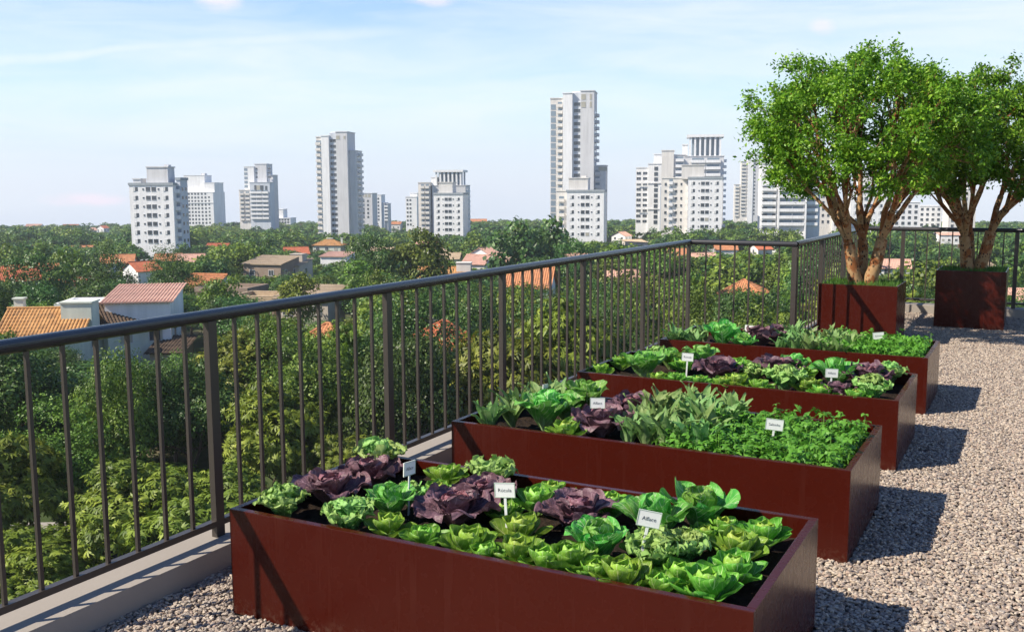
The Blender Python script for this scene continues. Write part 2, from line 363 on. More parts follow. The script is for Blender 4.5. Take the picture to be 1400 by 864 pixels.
# loose pebbles, scattered with geometry nodes over every strip of gravel between the planters
BEDS = [(3.232, 1.10), (5.16, 1.11), (7.06, 1.13), (8.985, 1.10)]; BW = 2.4; BH = .5
def gravel():
    xs = [XK, 0, BW, 3.0, XE]; ys = [1.0]+[e for y, d in BEDS for e in (y+.02, y+d-.02)]+[YJ-.14]
    V = []; F = []
    def rect(x0, x1, y0, y1):
        o = len(V); V.extend([(x0, y0, 0), (x1, y0, 0), (x1, y1, 0), (x0, y1, 0)]); F.append((o, o+1, o+2, o+3))
    for i in range(len(ys)-1):
        if i % 2 == 0: rect(XK, BW, ys[i], ys[i+1])
        else: rect(XK, 0, ys[i], ys[i+1])
    rect(BW, 5.6, 1.0, YJ-.14); rect(XS+.14, 5.6, YJ-.14, YB-.14)
    o = put('gravel', mesh_np('gravel', V, F, M['gravelbase'])); o.location.z = -.006; tag(o, kind='stuff')
    ng = bpy.data.node_groups.new('gravel_scatter', 'GeometryNodeTree')
    ng.interface.new_socket('Geometry', in_out='INPUT', socket_type='NodeSocketGeometry'); ng.interface.new_socket('Geometry', in_out='OUTPUT', socket_type='NodeSocketGeometry')
    nd = lambda t: ng.nodes.new(t); L = ng.links.new
    gi, go = nd('NodeGroupInput'), nd('NodeGroupOutput')
    g2i = nd('GeometryNodeGeometryToInstance')
    for k in range(7):
        ic = nd('GeometryNodeMeshIcoSphere'); ic.inputs['Radius'].default_value = .5; ic.inputs['Subdivisions'].default_value = 3 if k < 7 else 2
        nz = nd('ShaderNodeTexNoise'); nz.noise_dimensions = '4D'; nz.inputs['W'].default_value = k*3.7; nz.inputs['Scale'].default_value = 1.5; nz.inputs['Detail'].default_value = 1.5
        sb = nd('ShaderNodeVectorMath'); sb.operation = 'SUBTRACT'; L(nz.outputs['Color'], sb.inputs[0]); sb.inputs[1].default_value = (.5, .5, .5)
        ml = nd('ShaderNodeVectorMath'); ml.operation = 'SCALE'; L(sb.outputs[0], ml.inputs[0]); ml.inputs['Scale'].default_value = .75
        sp = nd('GeometryNodeSetPosition'); L(ic.outputs[0], sp.inputs['Geometry']); L(ml.outputs[0], sp.inputs['Offset'])
        tr = nd('GeometryNodeTransform'); L(sp.outputs[0], tr.inputs['Geometry']); tr.inputs['Scale'].default_value = (1.05, .66+.05*(k % 4), .46+.05*(k % 3))
        ss = nd('GeometryNodeSetShadeSmooth'); L(tr.outputs[0], ss.inputs['Geometry'])
        sm = nd('GeometryNodeSetMaterial'); L(ss.outputs[0], sm.inputs['Geometry']); sm.inputs['Material'].default_value = M['pebble']
        L(sm.outputs[0], g2i.inputs[0])
    jg = nd('GeometryNodeJoinGeometry'); L(gi.outputs[0], jg.inputs[0])
    for lay, (dens, z, smin, smax) in enumerate([(3400, .002, .017, .029), (3100, .011, .0155, .0265)]):
        dp = nd('GeometryNodeDistributePointsOnFaces'); L(gi.outputs[0], dp.inputs['Mesh']); dp.inputs['Density'].default_value = dens; dp.inputs['Seed'].default_value = 5+lay
        rv = nd('FunctionNodeRandomValue'); rv.data_type = 'FLOAT_VECTOR'; rv.inputs[0].default_value = (-.45, -.45, 0); rv.inputs[1].default_value = (.45, .45, 6.28); rv.inputs['Seed'].default_value = 11+lay
        rs = nd('FunctionNodeRandomValue'); rs.data_type = 'FLOAT'; rs.inputs[2].default_value = smin; rs.inputs[3].default_value = smax; rs.inputs['Seed'].default_value = 21+lay
        ip = nd('GeometryNodeInstanceOnPoints'); L(dp.outputs['Points'], ip.inputs['Points']); L(g2i.outputs[0], ip.inputs['Instance']); ip.inputs['Pick Instance'].default_value = True
        L(rv.outputs[0], ip.inputs['Rotation']); L(rs.outputs[1], ip.inputs['Scale'])
        ti = nd('GeometryNodeTranslateInstances'); L(ip.outputs[0], ti.inputs['Instances']); rz = nd('FunctionNodeRandomValue'); rz.data_type = 'FLOAT_VECTOR'
        rz.inputs[0].default_value = (0, 0, z-.006); rz.inputs[1].default_value = (0, 0, z+.006); rz.inputs['Seed'].default_value = 31+lay; L(rz.outputs[0], ti.inputs['Translation'])
        ti.inputs['Local Space'].default_value = False
        L(ti.outputs[0], jg.inputs[0])
    L(jg.outputs[0], go.inputs[0])
    md = o.modifiers.new('scatter', 'NODES'); md.node_group = ng
gravel()

# ------------------------------------------------------------------ railing
def railing():
    R = empty('balcony_railing', (XP, 0, ZK), label='dark bronze metal railing with round handrail and thin vertical balusters round the terrace', cat='railing')
    off = np.array([XP, 0, ZK])
    ZR = 1.30; HR = .034
    path = [(XP, -.6), (XP, YJ), (XS, YJ), (XS, YB), (XE, YB)]
    runs = []
    for i in range(4):
        (ax, ay), (bx, by) = path[i], path[i+1]
        d = np.array([bx-ax, by-ay]); ln = np.linalg.norm(d); d /= ln
        e0 = HR*.9 if i > 0 else 0; e1 = HR*.9
        mb = MB(); a = np.array([ax, ay])-d*e0*0; b = np.array([bx, by])+d*0
        # mitred round tube, slightly flattened on top, closed at the mitre
        nrm = np.array([d[1], -d[0]]); prof = [(math.cos(q*2*PI/18)*HR*1.08, math.sin(q*2*PI/18)*HR*.95) for q in range(18)]
        def miter(k, other):
            if other is None: return 0
            return other
        ring = []
        for end, (px, py) in ((0, (ax, ay)), (1, (bx, by))):
            j = i-1 if end == 0 else i+1
            t2 = None
            if 0 <= j < 4:
                (cx, cy2), (dx, dy) = path[j], path[j+1]; t2 = np.array([dx-cx, dy-cy2]); t2 /= np.linalg.norm(t2)
            r = []
            for (w, h) in prof:
                s = 0
                if t2 is not None:
                    cr = d[0]*t2[1]-d[1]*t2[0]           # right-angle corner: shift along the run by the offset
                    s = w*(1 if cr > 0 else -1)*(1 if end == 1 else -1)
                q = np.array([px, py])+nrm*w+d*s
                r.append((q[0]-off[0], q[1]-off[1], ZR+h-off[2]))
            ring.append(r)
        n = 18
        mb.add(ring[0]+ring[1], [(k, (k+1) % n, n+(k+1) % n, n+k) for k in range(n)]+([tuple(range(n))] if i == 0 else [])+([tuple(range(2*n-1, n-1, -1))] if i == 3 else []))
        mb.build('handrail', M['handrail'], R, smooth=True)
    sec = .0175
    mbb = MB(); mbb.box(-sec/2, sec/2, -sec/2, sec/2, 0, ZR-HR*.8-.205); bal = mbb.mesh('baluster', M['rail'])
    mp = MB(); mp.box(-.019, .019, -.029, .029, 0, ZR-HR*.85-ZK); post = mp.mesh('post', M['rail'], bevel=.002)
    def run(i, posts):
        (ax, ay), (bx, by) = path[i], path[i+1]
        d = np.array([bx-ax, by-ay]); d /= np.linalg.norm(d); rz = math.atan2(d[1], d[0])-PI/2
        inn = np.array([d[1], -d[0]])*(1 if True else 1)
        for q, t in enumerate(posts):
            p = np.array([ax, ay])+d*t
            if not (i in (1, 2, 3) and q == 0): put('post', post, R, (p[0]-off[0], p[1]-off[1], 0), rz)
        for t0, t1 in zip(posts[:-1], posts[1:]):
            n = max(1, round((t1-t0)/.174))
            mb = MB(); ln = t1-t0-.06; mb.box(-.02, .02, -ln/2, ln/2, -.016, .016)
            m = np.array([ax, ay])+d*(t0+t1)/2
            o = mb.build('bottom_rail', M['rail'], R); o.location = (m[0]-off[0], m[1]-off[1], .205-off[2]); o.rotation_euler.z = rz
            for k in range(1, n):
                p = np.array([ax, ay])+d*(t0+(t1-t0)*k/n)
                put('baluster', bal, R, (p[0]-off[0], p[1]-off[1], .205-off[2]), rz)
    run(0, [.6+y for y in (.57, 2.136, 3.706, 5.271, 6.837, 8.403, 9.979, 11.52)])
    run(1, [.03, 1.25])
    run(2, [0, 1.63, 3.2, 5.0])
    run(3, [0, .58, 2.17, 3.76])
railing()

# ------------------------------------------------------------------ planters
def planter(x0, y0, w, d, h, th, lab, cat, name, soil_z, grp):
    R = empty(name, (x0+w/2, y0+d/2, 0), label=lab, cat=cat, group=grp)
    for s in (-1, 1):
        mb = MB(); mb.box(-w/2, w/2, s*d/2 if s < 0 else d/2-th, -d/2+th if s < 0 else d/2, .003, h); mb.build('panel', M['paint'], R, bevel=.0025)
        mb = MB(); mb.box(s*w/2 if s < 0 else w/2-th, -w/2+th if s < 0 else w/2, -d/2+th+.001, d/2-th-.001, .003, h-.0006); mb.build('panel', M['paint'], R, bevel=.002)
    nx, ny = max(8, int(w*24)), max(8, int(d*24)); xs = np.linspace(-w/2+th+.001, w/2-th-.001, nx); ys = np.linspace(-d/2+th+.001, d/2-th-.001, ny)
    X, Y = np.meshgrid(xs, ys); Z = soil_z+rng.normal(0, .007, X.shape)+.012*np.sin(X*9+Y*4)
    idx = np.arange(nx*ny).reshape(ny, nx); F = np.stack([idx[:-1, :-1], idx[:-1, 1:], idx[1:, 1:], idx[1:, :-1]], -1).reshape(-1, 4)
    put('soil', mesh_np('soil', np.stack([X, Y, Z], -1).reshape(-1, 3), F, M['soil'], True), R)
    return R
bn = ['long red-brown metal planter in front, filled with purple and round green lettuces', 'long red-brown metal planter second in the row, with parsley at its end',
      'long red-brown metal planter third in the row, with curly lettuces at its end', 'long red-brown metal planter last in the row before the tree planter']
SOILZ = BH-.085
for (y, d), l in zip(BEDS, bn): planter(0, y, BW, d, BH, .034, l, 'planter', 'vegetable_planter', SOILZ, 'long vegetable planters')
PA = (.757, 12.72, .93, .87, .75); PB = (1.92, 14.90, .885, .93, .80)
planter(*PA[:5], .018, 'cube red-brown tree planter against the railing corner, its front face sunlit', 'planter', 'tree_planter', PA[4]-.05, 'cube tree planters')
planter(*PB[:5], .018, 'cube red-brown tree planter standing in dark tree shade by the rear railing', 'planter', 'tree_planter', PB[4]-.05, 'cube tree planters')
def grass(P, lab):
    x0, y0, w, d, h = P; n = 2600
    x = rng.uniform(x0+.02, x0+w-.02, n); y = rng.uniform(y0+.02, y0+d-.02, n); L = rng.uniform(.05, .11, n); a = rng.uniform(0, 2*PI, n); le = rng.uniform(0, .05, n); b = rng.uniform(0, 2*PI, n)
    z = np.full(n, h-.055); wd = .003
    V = np.stack([np.stack([x-wd*np.cos(a), y-wd*np.sin(a), z], -1), np.stack([x+wd*np.cos(a), y+wd*np.sin(a), z], -1),
                  np.stack([x+le*.5*np.cos(b)+wd*.7*np.cos(a), y+le*.5*np.sin(b)+wd*.7*np.sin(a), z+L*.6], -1), np.stack([x+le*np.cos(b), y+le*np.sin(b), z+L], -1)], 1)
    F = np.arange(4*n).reshape(n, 4)
    o = put('grass', mesh_np('grass', V.reshape(-1, 3), F, M['grass'], rnd=rng.random(n))); tag(o, kind='stuff')
grass(PA, ''); grass(PB, '')

# ------------------------------------------------------------------ vegetables
class Leaves:
    """collects leaf blades (with their own UVs) into one mesh"""
    def __init__(s): s.V = []; s.F = []; s.U = []; s.n = 0
    def leaf(s, L, Wd, az, th0, th1, cup=.5, ruf=0, rfreq=4, shape='spoon', r0=.008, z0=0, nu=12, nv=9, twist=0, bend=0, notch=0, seed=0, wav=0, droop=0):
        g = np.random.default_rng(seed)
        t = 1-(1-np.linspace(0, 1, nu))**1.45; sgrid = np.linspace(-1, 1, nv)
        th = th0+(th1-th0)*t**1.2+droop*np.maximum(0, t-.6)**2
        dt = L*np.diff(t); rr = r0+np.concatenate([[0], np.cumsum(np.sin((th[1:]+th[:-1])/2)*dt)]); zz = z0+np.concatenate([[0], np.cumsum(np.cos((th[1:]+th[:-1])/2)*dt)])
        if shape == 'spoon': w = .2+.8*np.sin(np.clip(t, 0, 1)**1.1*PI*.60)**1.3; w = w*np.sqrt(np.clip(1-((t-.55)/.452).clip(0, 1)**2.2, 0, 1))
        elif shape == 'disc':
            q = ((t-.14)/.36).clip(0, 1); q = q*q*(3-2*q); w = .25*(1-t*.5)*(1-q)+q*np.sqrt(np.clip(1-((t-.61)/.392)**2, 0, 1))
        elif shape == 'broad': w = (.22+.78*np.sin(t**.9*PI*.6))*np.sqrt(np.clip(1-((t-.55)/.46).clip(0, 1)**3, 0, 1))
        elif shape == 'fan': w = .14+.86*t**1.3; w = w*np.sqrt(np.clip(1-((t-.8)/.22).clip(0, 1)**3, 0, 1))
        elif shape == 'lance': w = np.sin(np.clip(t*.97+.03, 0, 1)**.85*PI)**.8*.95+.06*(1-t)
        elif shape == 'point': w = (.2+.8*np.sin(t**.8*PI*.55))*(1-((t-.45)/.55).clip(0, 1)**1.8)
        w = np.maximum(w, .02)*Wd/2
        T, Sg = np.meshgrid(t, sgrid, indexing='ij')
        wl = w[:, None]*np.ones_like(Sg)
        edge = np.abs(Sg)
        ph = g.uniform(0, 6.28, 4)
        if notch: wl = wl*(1+notch*np.sin(T*rfreq*9+ph[0])*edge**3)
        lat = wl*np.sin(Sg*cup*1.0)/max(math.sin(cup), 1e-3) if cup > .01 else wl*Sg
        nrm = wl*(1-np.cos(Sg*cup*1.25))*1.1
        amp = ruf*(edge**1.6*(.25+T)+np.clip(T-.72, 0, 1)*2.2*(.4+edge))
        nrm = nrm+amp*(np.sin(T*rfreq*6.28+Sg*2.2+ph[1])+.6*np.sin(Sg*rfreq*4.3+T*3+ph[2]))
        nrm = nrm+wav*np.sin(T*5+ph[3])*np.cos(Sg*2.4+ph[0])
        if notch: rrx = notch*L*.12*np.sin(Sg*rfreq*6+ph[2])*np.clip(T-.6, 0, 1)**1.2*2.2
        else: rrx = 0
        R = rr[:, None]-np.cos(th)[:, None]*nrm+np.sin(th)[:, None]*rrx; Z = zz[:, None]+np.sin(th)[:, None]*nrm+np.cos(th)[:, None]*rrx
        latv = lat+bend*T**2
        if twist:
            c, q = np.cos(twist*T), np.sin(twist*T); dn = latv*q; latv = latv*c; R = R-np.cos(th)[:, None]*dn; Z = Z+np.sin(th)[:, None]*dn
        ca, sa = math.cos(az), math.sin(az)
        P = np.stack([R*ca-latv*sa, R*sa+latv*ca, Z], -1).reshape(-1, 3)
        i = np.arange(nu*nv).reshape(nu, nv)+s.n
        s.F.append(np.stack([i[:-1, :-1], i[:-1, 1:], i[1:, 1:], i[1:, :-1]], -1).reshape(-1, 4)); s.V.append(P); s.U.append(np.stack([T, Sg], -1).reshape(-1, 2)); s.n += nu*nv
    def mesh(s, name, mat): return mesh_np(name, np.concatenate(s.V), np.concatenate(s.F), mat, True, np.concatenate(s.U))
U = random.uniform
def round_lettuce(sd):
    random.seed(sd); o = Leaves(); h = Leaves(); a0 = U(0, 6)
    for k in range(7): o.leaf(U(.15, .18), U(.095, .115), a0+k*2*PI/7+U(-.25, .25), U(.7, .95), U(.95, 1.3), .8, .002, 2, 'disc', .016, 0, 20, 15, U(-.2, .2), seed=sd*50+k, droop=U(-6, 0))
    for k in range(6): o.leaf(U(.14, .165), U(.095, .115), a0+.45+k*2*PI/6+U(-.25, .25), U(.42, .62), U(.5, .85), .9, .002, 2, 'disc', .012, .01, 20, 15, U(-.2, .2), seed=sd*50+10+k, droop=U(-7, -2))
    for k in range(4): h.leaf(U(.125, .14), U(.10, .12), a0+k*2*PI/4+U(-.3, .3), U(.25, .40), U(.05, .3), 1.1, .002, 2, 'disc', .016, .015, 20, 15, 0, seed=sd*50+20+k, droop=-5)
    for k in range(3): h.leaf(U(.105, .12), U(.09, .105), a0+.5+k*2*PI/3, U(.35, .5), U(-1.1, -.8), 1.25, .002, 2, 'disc', .008, .03, 16, 13, 0, seed=sd*50+30+k, droop=-4)
    return o.mesh('foliage', M['round']), h.mesh('heart', M['roundheart'])
def red_cabbage(sd):
    random.seed(sd); o = Leaves(); h = Leaves(); a0 = U(0, 6)
    for k in range(7): o.leaf(U(.20, .25), U(.19, .24), a0+k*2*PI/7+U(-.2, .2), U(.5, .7), U(1.25, 1.7), .55, .011, 2.3, 'broad', .015, 0, 18, 15, U(-.2, .2), seed=sd*50+k, wav=.010)
    for k in range(5): o.leaf(U(.17, .20), U(.17, .20), a0+.4+k*2*PI/5+U(-.2, .2), U(.25, .4), U(.7, 1.15), .7, .009, 2.6, 'broad', .012, .02, 18, 15, U(-.2, .2), seed=sd*50+10+k, wav=.008)
    for k in range(6): h.leaf(U(.135, .155), U(.12, .15), a0+k*2*PI/6+U(-.2, .2), U(.35, .5), U(-.25, .15), .9, .007, 3, 'broad', .014, .025, 16, 13, 0, seed=sd*50+20+k, wav=.006)
    for k in range(5): h.leaf(U(.12, .135), U(.09, .11), a0+.5+k*2*PI/5, U(.2, .4), U(-.9, -.5), 1.1, .006, 3, 'broad', .006, .025, 16, 13, 0, seed=sd*50+30+k, wav=.005)
    return o.mesh('foliage', M['purple']), h.mesh('heart', M['purpleheart'])
def curly_lettuce(sd):
    random.seed(sd); o = Leaves(); h = Leaves(); a0 = U(0, 6)
    for k in range(11): o.leaf(U(.155, .19), U(.105, .135), a0+k*2*PI/11+U(-.25, .25), U(.35, .55), U(.6, 1.1), .55, .011, 3.2, 'fan', .012, 0, 22, 17, U(-.25, .25), notch=.35, seed=sd*50+k, droop=U(0, 3))
    for k in range(12): h.leaf(U(.145, .18), U(.085, .11), a0+k*2*PI/12+U(-.3, .3), U(.08, .3), U(.1, .5), .5, .013, 3.6, 'fan', .01, .005, 22, 17, U(-.3, .3), notch=.4, seed=sd*50+20+k, droop=U(0, 4))
    return o.mesh('foliage', M['curly']), h.mesh('heart', M['curly'])
def green_cabbage(sd):
    random.seed(sd); o = Leaves(); h = Leaves(); a0 = U(0, 6)
    for k in range(6): o.leaf(U(.22, .27), U(.17, .21), a0+k*2*PI/6+U(-.25, .25), U(.3, .5), U(.75, 1.35), .6, .008, 2, 'broad', .015, 0, 18, 15, U(-.25, .25), seed=sd*50+k, wav=.009, droop=U(0, 3))
    for k in range(5): h.leaf(U(.18, .22), U(.14, .17), a0+.5+k*2*PI/5+U(-.25, .25), U(.12, .3), U(.2, .6), .75, .008, 2.4, 'broad', .012, .02, 18, 15, U(-.2, .2), seed=sd*50+20+k, wav=.008)
    for k in range(3): h.leaf(U(.14, .16), U(.09, .11), a0+k*2.1, U(.1, .2), U(-.2, .1), .9, .006, 3, 'broad', .008, .03, 16, 13, 0, seed=sd*50+30+k, wav=.006)
    return o.mesh('foliage', M['cabbage']), h.mesh('heart', M['cabbage'])
def rocket(sd):
    random.seed(sd); o = Leaves()
    for k in range(14): o.leaf(U(.13, .24), U(.040, .064), U(0, 6.28), U(.05, .35), U(.3, 1.45), .55, .003, 2, 'lance', U(0, .02), 0, 12, 5, U(-.5, .5), bend=U(-.02, .02), notch=.12, seed=sd*50+k, droop=U(0, 3))
    return o.mesh('arugula_plant', M['rocket']), None
KINDS = {'round': (round_lettuce, 'round_lettuce', 'lettuce'), 'purple': (red_cabbage, 'red_cabbage', 'cabbage'), 'curly': (curly_lettuce, 'curly_lettuce', 'lettuce'), 'cabbage': (green_cabbage, 'green_cabbage', 'cabbage'), 'rocket': (rocket, 'arugula_plant', 'herb')}
VAR = {k: [f[0](11+i*7+j*101) for i in range(4)] for j, (k, f) in enumerate(KINDS.items())}
LOOK = {'round': 'round yellow-green lettuce', 'purple': 'purple veined cabbage', 'curly': 'curly pale lettuce', 'cabbage': 'big-leaved green cabbage', 'rocket': 'grey-green narrow-leaved herb'}
BEDN = ['front planter', 'second planter', 'third planter', 'last planter']
ORD = ['first', 'second', 'third', 'fourth', 'fifth', 'sixth', 'seventh', 'eighth', 'ninth', 'tenth', 'eleventh', 'twelfth', 'thirteenth', 'fourteenth', 'fifteenth', 'sixteenth', 'seventeenth', 'eighteenth', 'nineteenth', 'twentieth']
# each entry: kind, picture position of the head, scale   (positions are taken to the bed surface once, here)
PLANTS = [
 [('curly', 388, 687, 1.0), ('curly', 478, 706, 1.0), ('curly', 522, 624, 1.15), ('curly', 682, 648, 1.1), ('curly', 897, 757, 1.1), ('curly', 935, 748, .9),
  ('purple', 452, 666, .95), ('purple', 506, 645, .95), ('purple', 622, 694, 1.0), ('purple', 662, 672, .9), ('purple', 788, 697, .95),
  ('cabbage', 534, 686, .82), ('cabbage', 818, 741, .85), ('cabbage', 895, 712, .95), ('cabbage', 958, 696, 1.0),
  ('round', 533, 712, .9), ('round', 580, 726, .85), ('round', 640, 735, 1.0), ('round', 708, 748, 1.0), ('round', 712, 718, 1.0), ('round', 735, 678, 1.0), ('round', 610, 645, .95), ('round', 598, 664, .85), ('round', 836, 682, .9),
  ('round', 780, 758, 1.0), ('round', 850, 780, 1.0), ('round', 967, 797, 1.1), ('round', 1003, 772, 1.0), ('round', 1008, 742, 1.05), ('round', 1046, 722, .95), ('round', 963, 722, .8), ('round', 760, 660, .8), ('round', 662, 748, .8), ('round', 745, 757, .9), ('round', 690, 690, .8), ('round', 880, 735, .75), ('round', 930, 778, .9), ('round', 815, 770, .8), ('curly', 560, 668, .7), ('round', 990, 712, .8), ('round', 470, 690, .6), ('round', 905, 790, .8)],
 [('rocket', 668, 573, 1.1), ('rocket', 700, 567, 1.0), ('rocket', 706, 551, 1.0), ('rocket', 738, 548, 1.1), ('rocket', 762, 541, 1.0), ('cabbage', 772, 556, .8), ('cabbage', 746, 568, 1.0), ('cabbage', 802, 548, .95), ('round', 775, 585, .9), ('purple', 822, 578, .95), ('purple', 866, 558, .9)]
 + [('rocket', 860+i*24+(j*17), 588-j*12+i*3, .95+.1*((i+j) % 3)) for i in range(5) for j in range(4)],
 [('round', 820, 503, .85), ('round', 848, 492, .85), ('round', 925, 515, .85), ('round', 934, 497, .9), ('round', 957, 518, .8), ('round', 1008, 521, 1.0), ('round', 1012, 500, .95), ('round', 1018, 488, .85), ('round', 1045, 497, .8), ('round', 1107, 526, .95), ('round', 1098, 508, .9), ('round', 1125, 533, .85),
  ('cabbage', 881, 502, 1.0), ('cabbage', 963, 489, .9), ('cabbage', 918, 492, .8), ('cabbage', 1142, 514, .95), ('curly', 905, 484, .85), ('curly', 1072, 522, 1.1), ('curly', 1192, 534, 1.05), ('curly', 1215, 512, .95),
  ('purple', 982, 506, .95), ('purple', 1062, 505, 1.0), ('purple', 1184, 516, 1.0), ('purple', 1148, 532, .7), ('round', 978, 527, .85), ('round', 1038, 525, .85), ('round', 900, 514, .8), ('round', 1168, 538, .8), ('curly', 1030, 508, .8), ('cabbage', 1098, 492, .8)],
 [('rocket', 915, 467, 1.0), ('rocket', 938, 470, .9), ('cabbage', 1012, 470, .7), ('purple', 1062, 455, .8), ('rocket', 920, 463, .8), ('rocket', 942, 460, .9), ('rocket', 963, 455, .9), ('cabbage', 988, 462, 1.0), ('purple', 1040, 462, 1.0), ('rocket', 1010, 458, .7)]
 + [('rocket', 1066+i*21+j*9, 471-j*7+i*2, .85+.08*((i+j) % 3)) for i in range(5) for j in range(3)],
]
placed = []
for b, lst in enumerate(PLANTS):
    y0, d = BEDS[b]; rows = {}
    for i, (k, u, v, sc) in enumerate(lst):
        sc *= [1.0, 1.16, 1.12, 1.18][b]*{'round': .92, 'curly': .98, 'purple': .97, 'cabbage': .94, 'rocket': 1.0}[k]; p = onz(u, v, SOILZ+.09)
        m = {'purple': .16, 'cabbage': .15, 'curly': .11, 'round': .12, 'rocket': .07}[k]*sc
        x = min(max(p[0], .035+m*.8), BW-.035-m*.8); y = min(max(p[1], y0+.035+m*.8), y0+d-.035-m*.8)
        r = 'front' if y < y0+d*.36 else 'middle' if y < y0+d*.68 else 'back'
        rows.setdefault((k, r), []).append((x, y, sc, i))
    for (k, r), it in rows.items():
        it.sort()
        for q, (x, y, sc, i) in enumerate(it):
            fo, he = VAR[k][(i+b) % 4]; rz = (i*2.399+b) % 6.28
            pos = f'{ORD[q]} such from the railing' if len(it) > 1 else 'the only one there'
            lab = f'{LOOK[k]} in the {r} row of the {BEDN[b]}, {pos}'
            grp = {'round': 'round green lettuces', 'purple': 'purple cabbages', 'curly': 'curly lettuces', 'cabbage': 'green cabbages', 'rocket': 'grey-green herb plants'}[k]
            zz = SOILZ-.004
            if he is None:
                o = put('arugula_plant', fo, None, (x, y, zz), rz, sc); tag(o, lab, 'herb', grp)
            else:
                R = empty(KINDS[k][1], (x, y, zz), rz, label=lab, cat=KINDS[k][2], group=grp); R.scale = (sc,)*3
                put('foliage', fo, R); put('heart', he, R)
            placed.append((b, x, y))
def parsley(b, x0, x1):
    y0, d = BEDS[b]; g = np.random.default_rng(40+b); n = 2400
    # trifoliate leaflets: three notched lobes each
    V = []; F = []; UV = []
    lob = np.array([(0, 0), (.35, .22), (.62, .30), (.80, .16), (1, 0), (.80, -.16), (.62, -.30), (.35, -.22)])
    for i in range(n):
        x = g.uniform(x0, x1); y = g.uniform(y0+.06, y0+d-.05)
        if x < x0+.18 and g.random() > (x-x0)/.18: continue
        top = .075+.055*math.sin(x*23+1.3*b)*math.sin(y*19)+.03*math.sin(x*61)*math.cos(y*47)
        z = SOILZ+max(.02, g.uniform(.25, 1.0)*(.05+top)); tl = g.normal(0, .45, 2); s = g.uniform(.028, .046); a = g.uniform(0, 6.28)
        nz = np.array([tl[0], tl[1], 1]); nz /= np.linalg.norm(nz); ax = np.array([math.cos(a), math.sin(a), 0]); ax -= nz*(ax@nz); ax /= np.linalg.norm(ax); ay = np.cross(nz, ax)
        for r in (-1.25, 0, 1.25):
            c, q = math.cos(r), math.sin(r); o = len(V); k = 1 if r == 0 else .85
            for (lu, lv) in lob:
                e, f = (lu*c-lv*q)*s*k, (lu*q+lv*c)*s*k
                V.append(np.array([x, y, z])+ax*e+ay*f+nz*(-.25*s*lu*lu+.5*s*abs(lv))); UV.append((lu, lv*3))
            F += [(o, o+1, o+2, o+7), (o+7, o+2, o+3, o+6), (o+6, o+3, o+4, o+5)]
        if i % 3 == 0:
            o = len(V); w = .0022; V += [np.array([x-w, y, SOILZ]), np.array([x+w, y, SOILZ]), np.array([x+w, y, z]), np.array([x-w, y, z])]; UV += [(0, 0), (0, 0), (1, 0), (1, 0)]; F.append((o, o+1, o+2, o+3))
    o = put('parsley_leaves', mesh_np('parsley_leaves', np.array(V), F, M['parsley'], True, np.array(UV))); tag(o, kind='stuff')
parsley(1, 1.28, BW-.06); parsley(3, 1.40, BW-.07)

# ------------------------------------------------------------------ name markers
def marker(u, v, y, text, lab, yaw=0, roll=0, w=.092, h=.066, ts=.023):
    p = ony(u, v, y); R = empty('plant_marker', (p[0], y, SOILZ-.03), label=lab, cat='sign', group='white name markers in the planters')
    top = p[2]-(SOILZ-.03)
    st = MB(); st.box(-.006, .006, -.0018, .0018, 0, top-h/2+.004); s = st.build('stake', M['sign'], R, bevel=.0008)
    pl = MB(); pl.box(-w/2, w/2, -.0022, .0022, -h/2, h/2); q = pl.build('plate', M['sign'], R, bevel=.001); q.location = (0, -.0, top); 
    bo = MB(); e = .0032
    bo.box(-w/2, w/2, -.0032, -.00225, h/2-e, h/2); bo.box(-w/2, w/2, -.0032, -.00225, -h/2, -h/2+e); bo.box(-w/2, -w/2+e, -.0032, -.00225, -h/2+e, h/2-e); bo.box(w/2-e, w/2, -.0032, -.00225, -h/2+e, h/2-e)
    bo.build('border', M['signedge'], q)
    fc = bpy.data.curves.new('lettering', 'FONT'); fc.body = text; fc.size = ts; fc.align_x = 'CENTER'; fc.align_y = 'CENTER'; fc.extrude = .0003; fc.offset = -.00035; fc.materials.append(M['ink'])
    fo = bpy.data.objects.new('lettering', fc); link(fo, q); fo.location = (0, -.0030, 0); fo.rotation_euler = (PI/2, 0, 0)
    R.rotation_euler = (0, roll, YAW+yaw-(.22 if abs(yaw) < .5 else 0))
marker(557, 641, 3.72, 'Alface', 'white marker reading Alface, turned sideways, beside the purple cabbages of the front planter', 1.05, .06)
marker(694, 670, 3.66, 'Rúcula', 'white marker reading Rúcula in the middle of the front planter', 0, -.05)
marker(869, 707, 3.52, 'Alface', 'tilted white marker reading Alface among the green leaves of the front planter', .15, .19)
marker(744, 532, 5.95, 'Rúcula', 'white marker turned almost edge-on among herbs at the second planter\'s railing end', 1.15, .1)
marker(817, 551, 5.50, 'Alface', 'white marker reading Alface above a purple cabbage in the second planter', .1, 0)
marker(1054, 580, 5.62, 'Salsinha', 'white marker reading Salsinha in the parsley of the second planter', .05, .1, w=.10, ts=.021)
marker(938, 488, 7.45, 'Rúcula', 'white marker reading Rúcula at the cabbage end of the third planter', 0, .05)
marker(1136, 510, 7.45, 'Alface', 'white marker reading Alface between lettuces of the third planter', .1, .03)
marker(1023, 449, 9.55, 'Rúcula', 'bluish shaded marker reading Rúcula beside the purple cabbage of the last planter', -.3, .06)
marker(1204, 459, 9.6, 'Salsinha', 'white marker reading Salsinha in the parsley of the last planter', .1, -.1, w=.10, ts=.021)

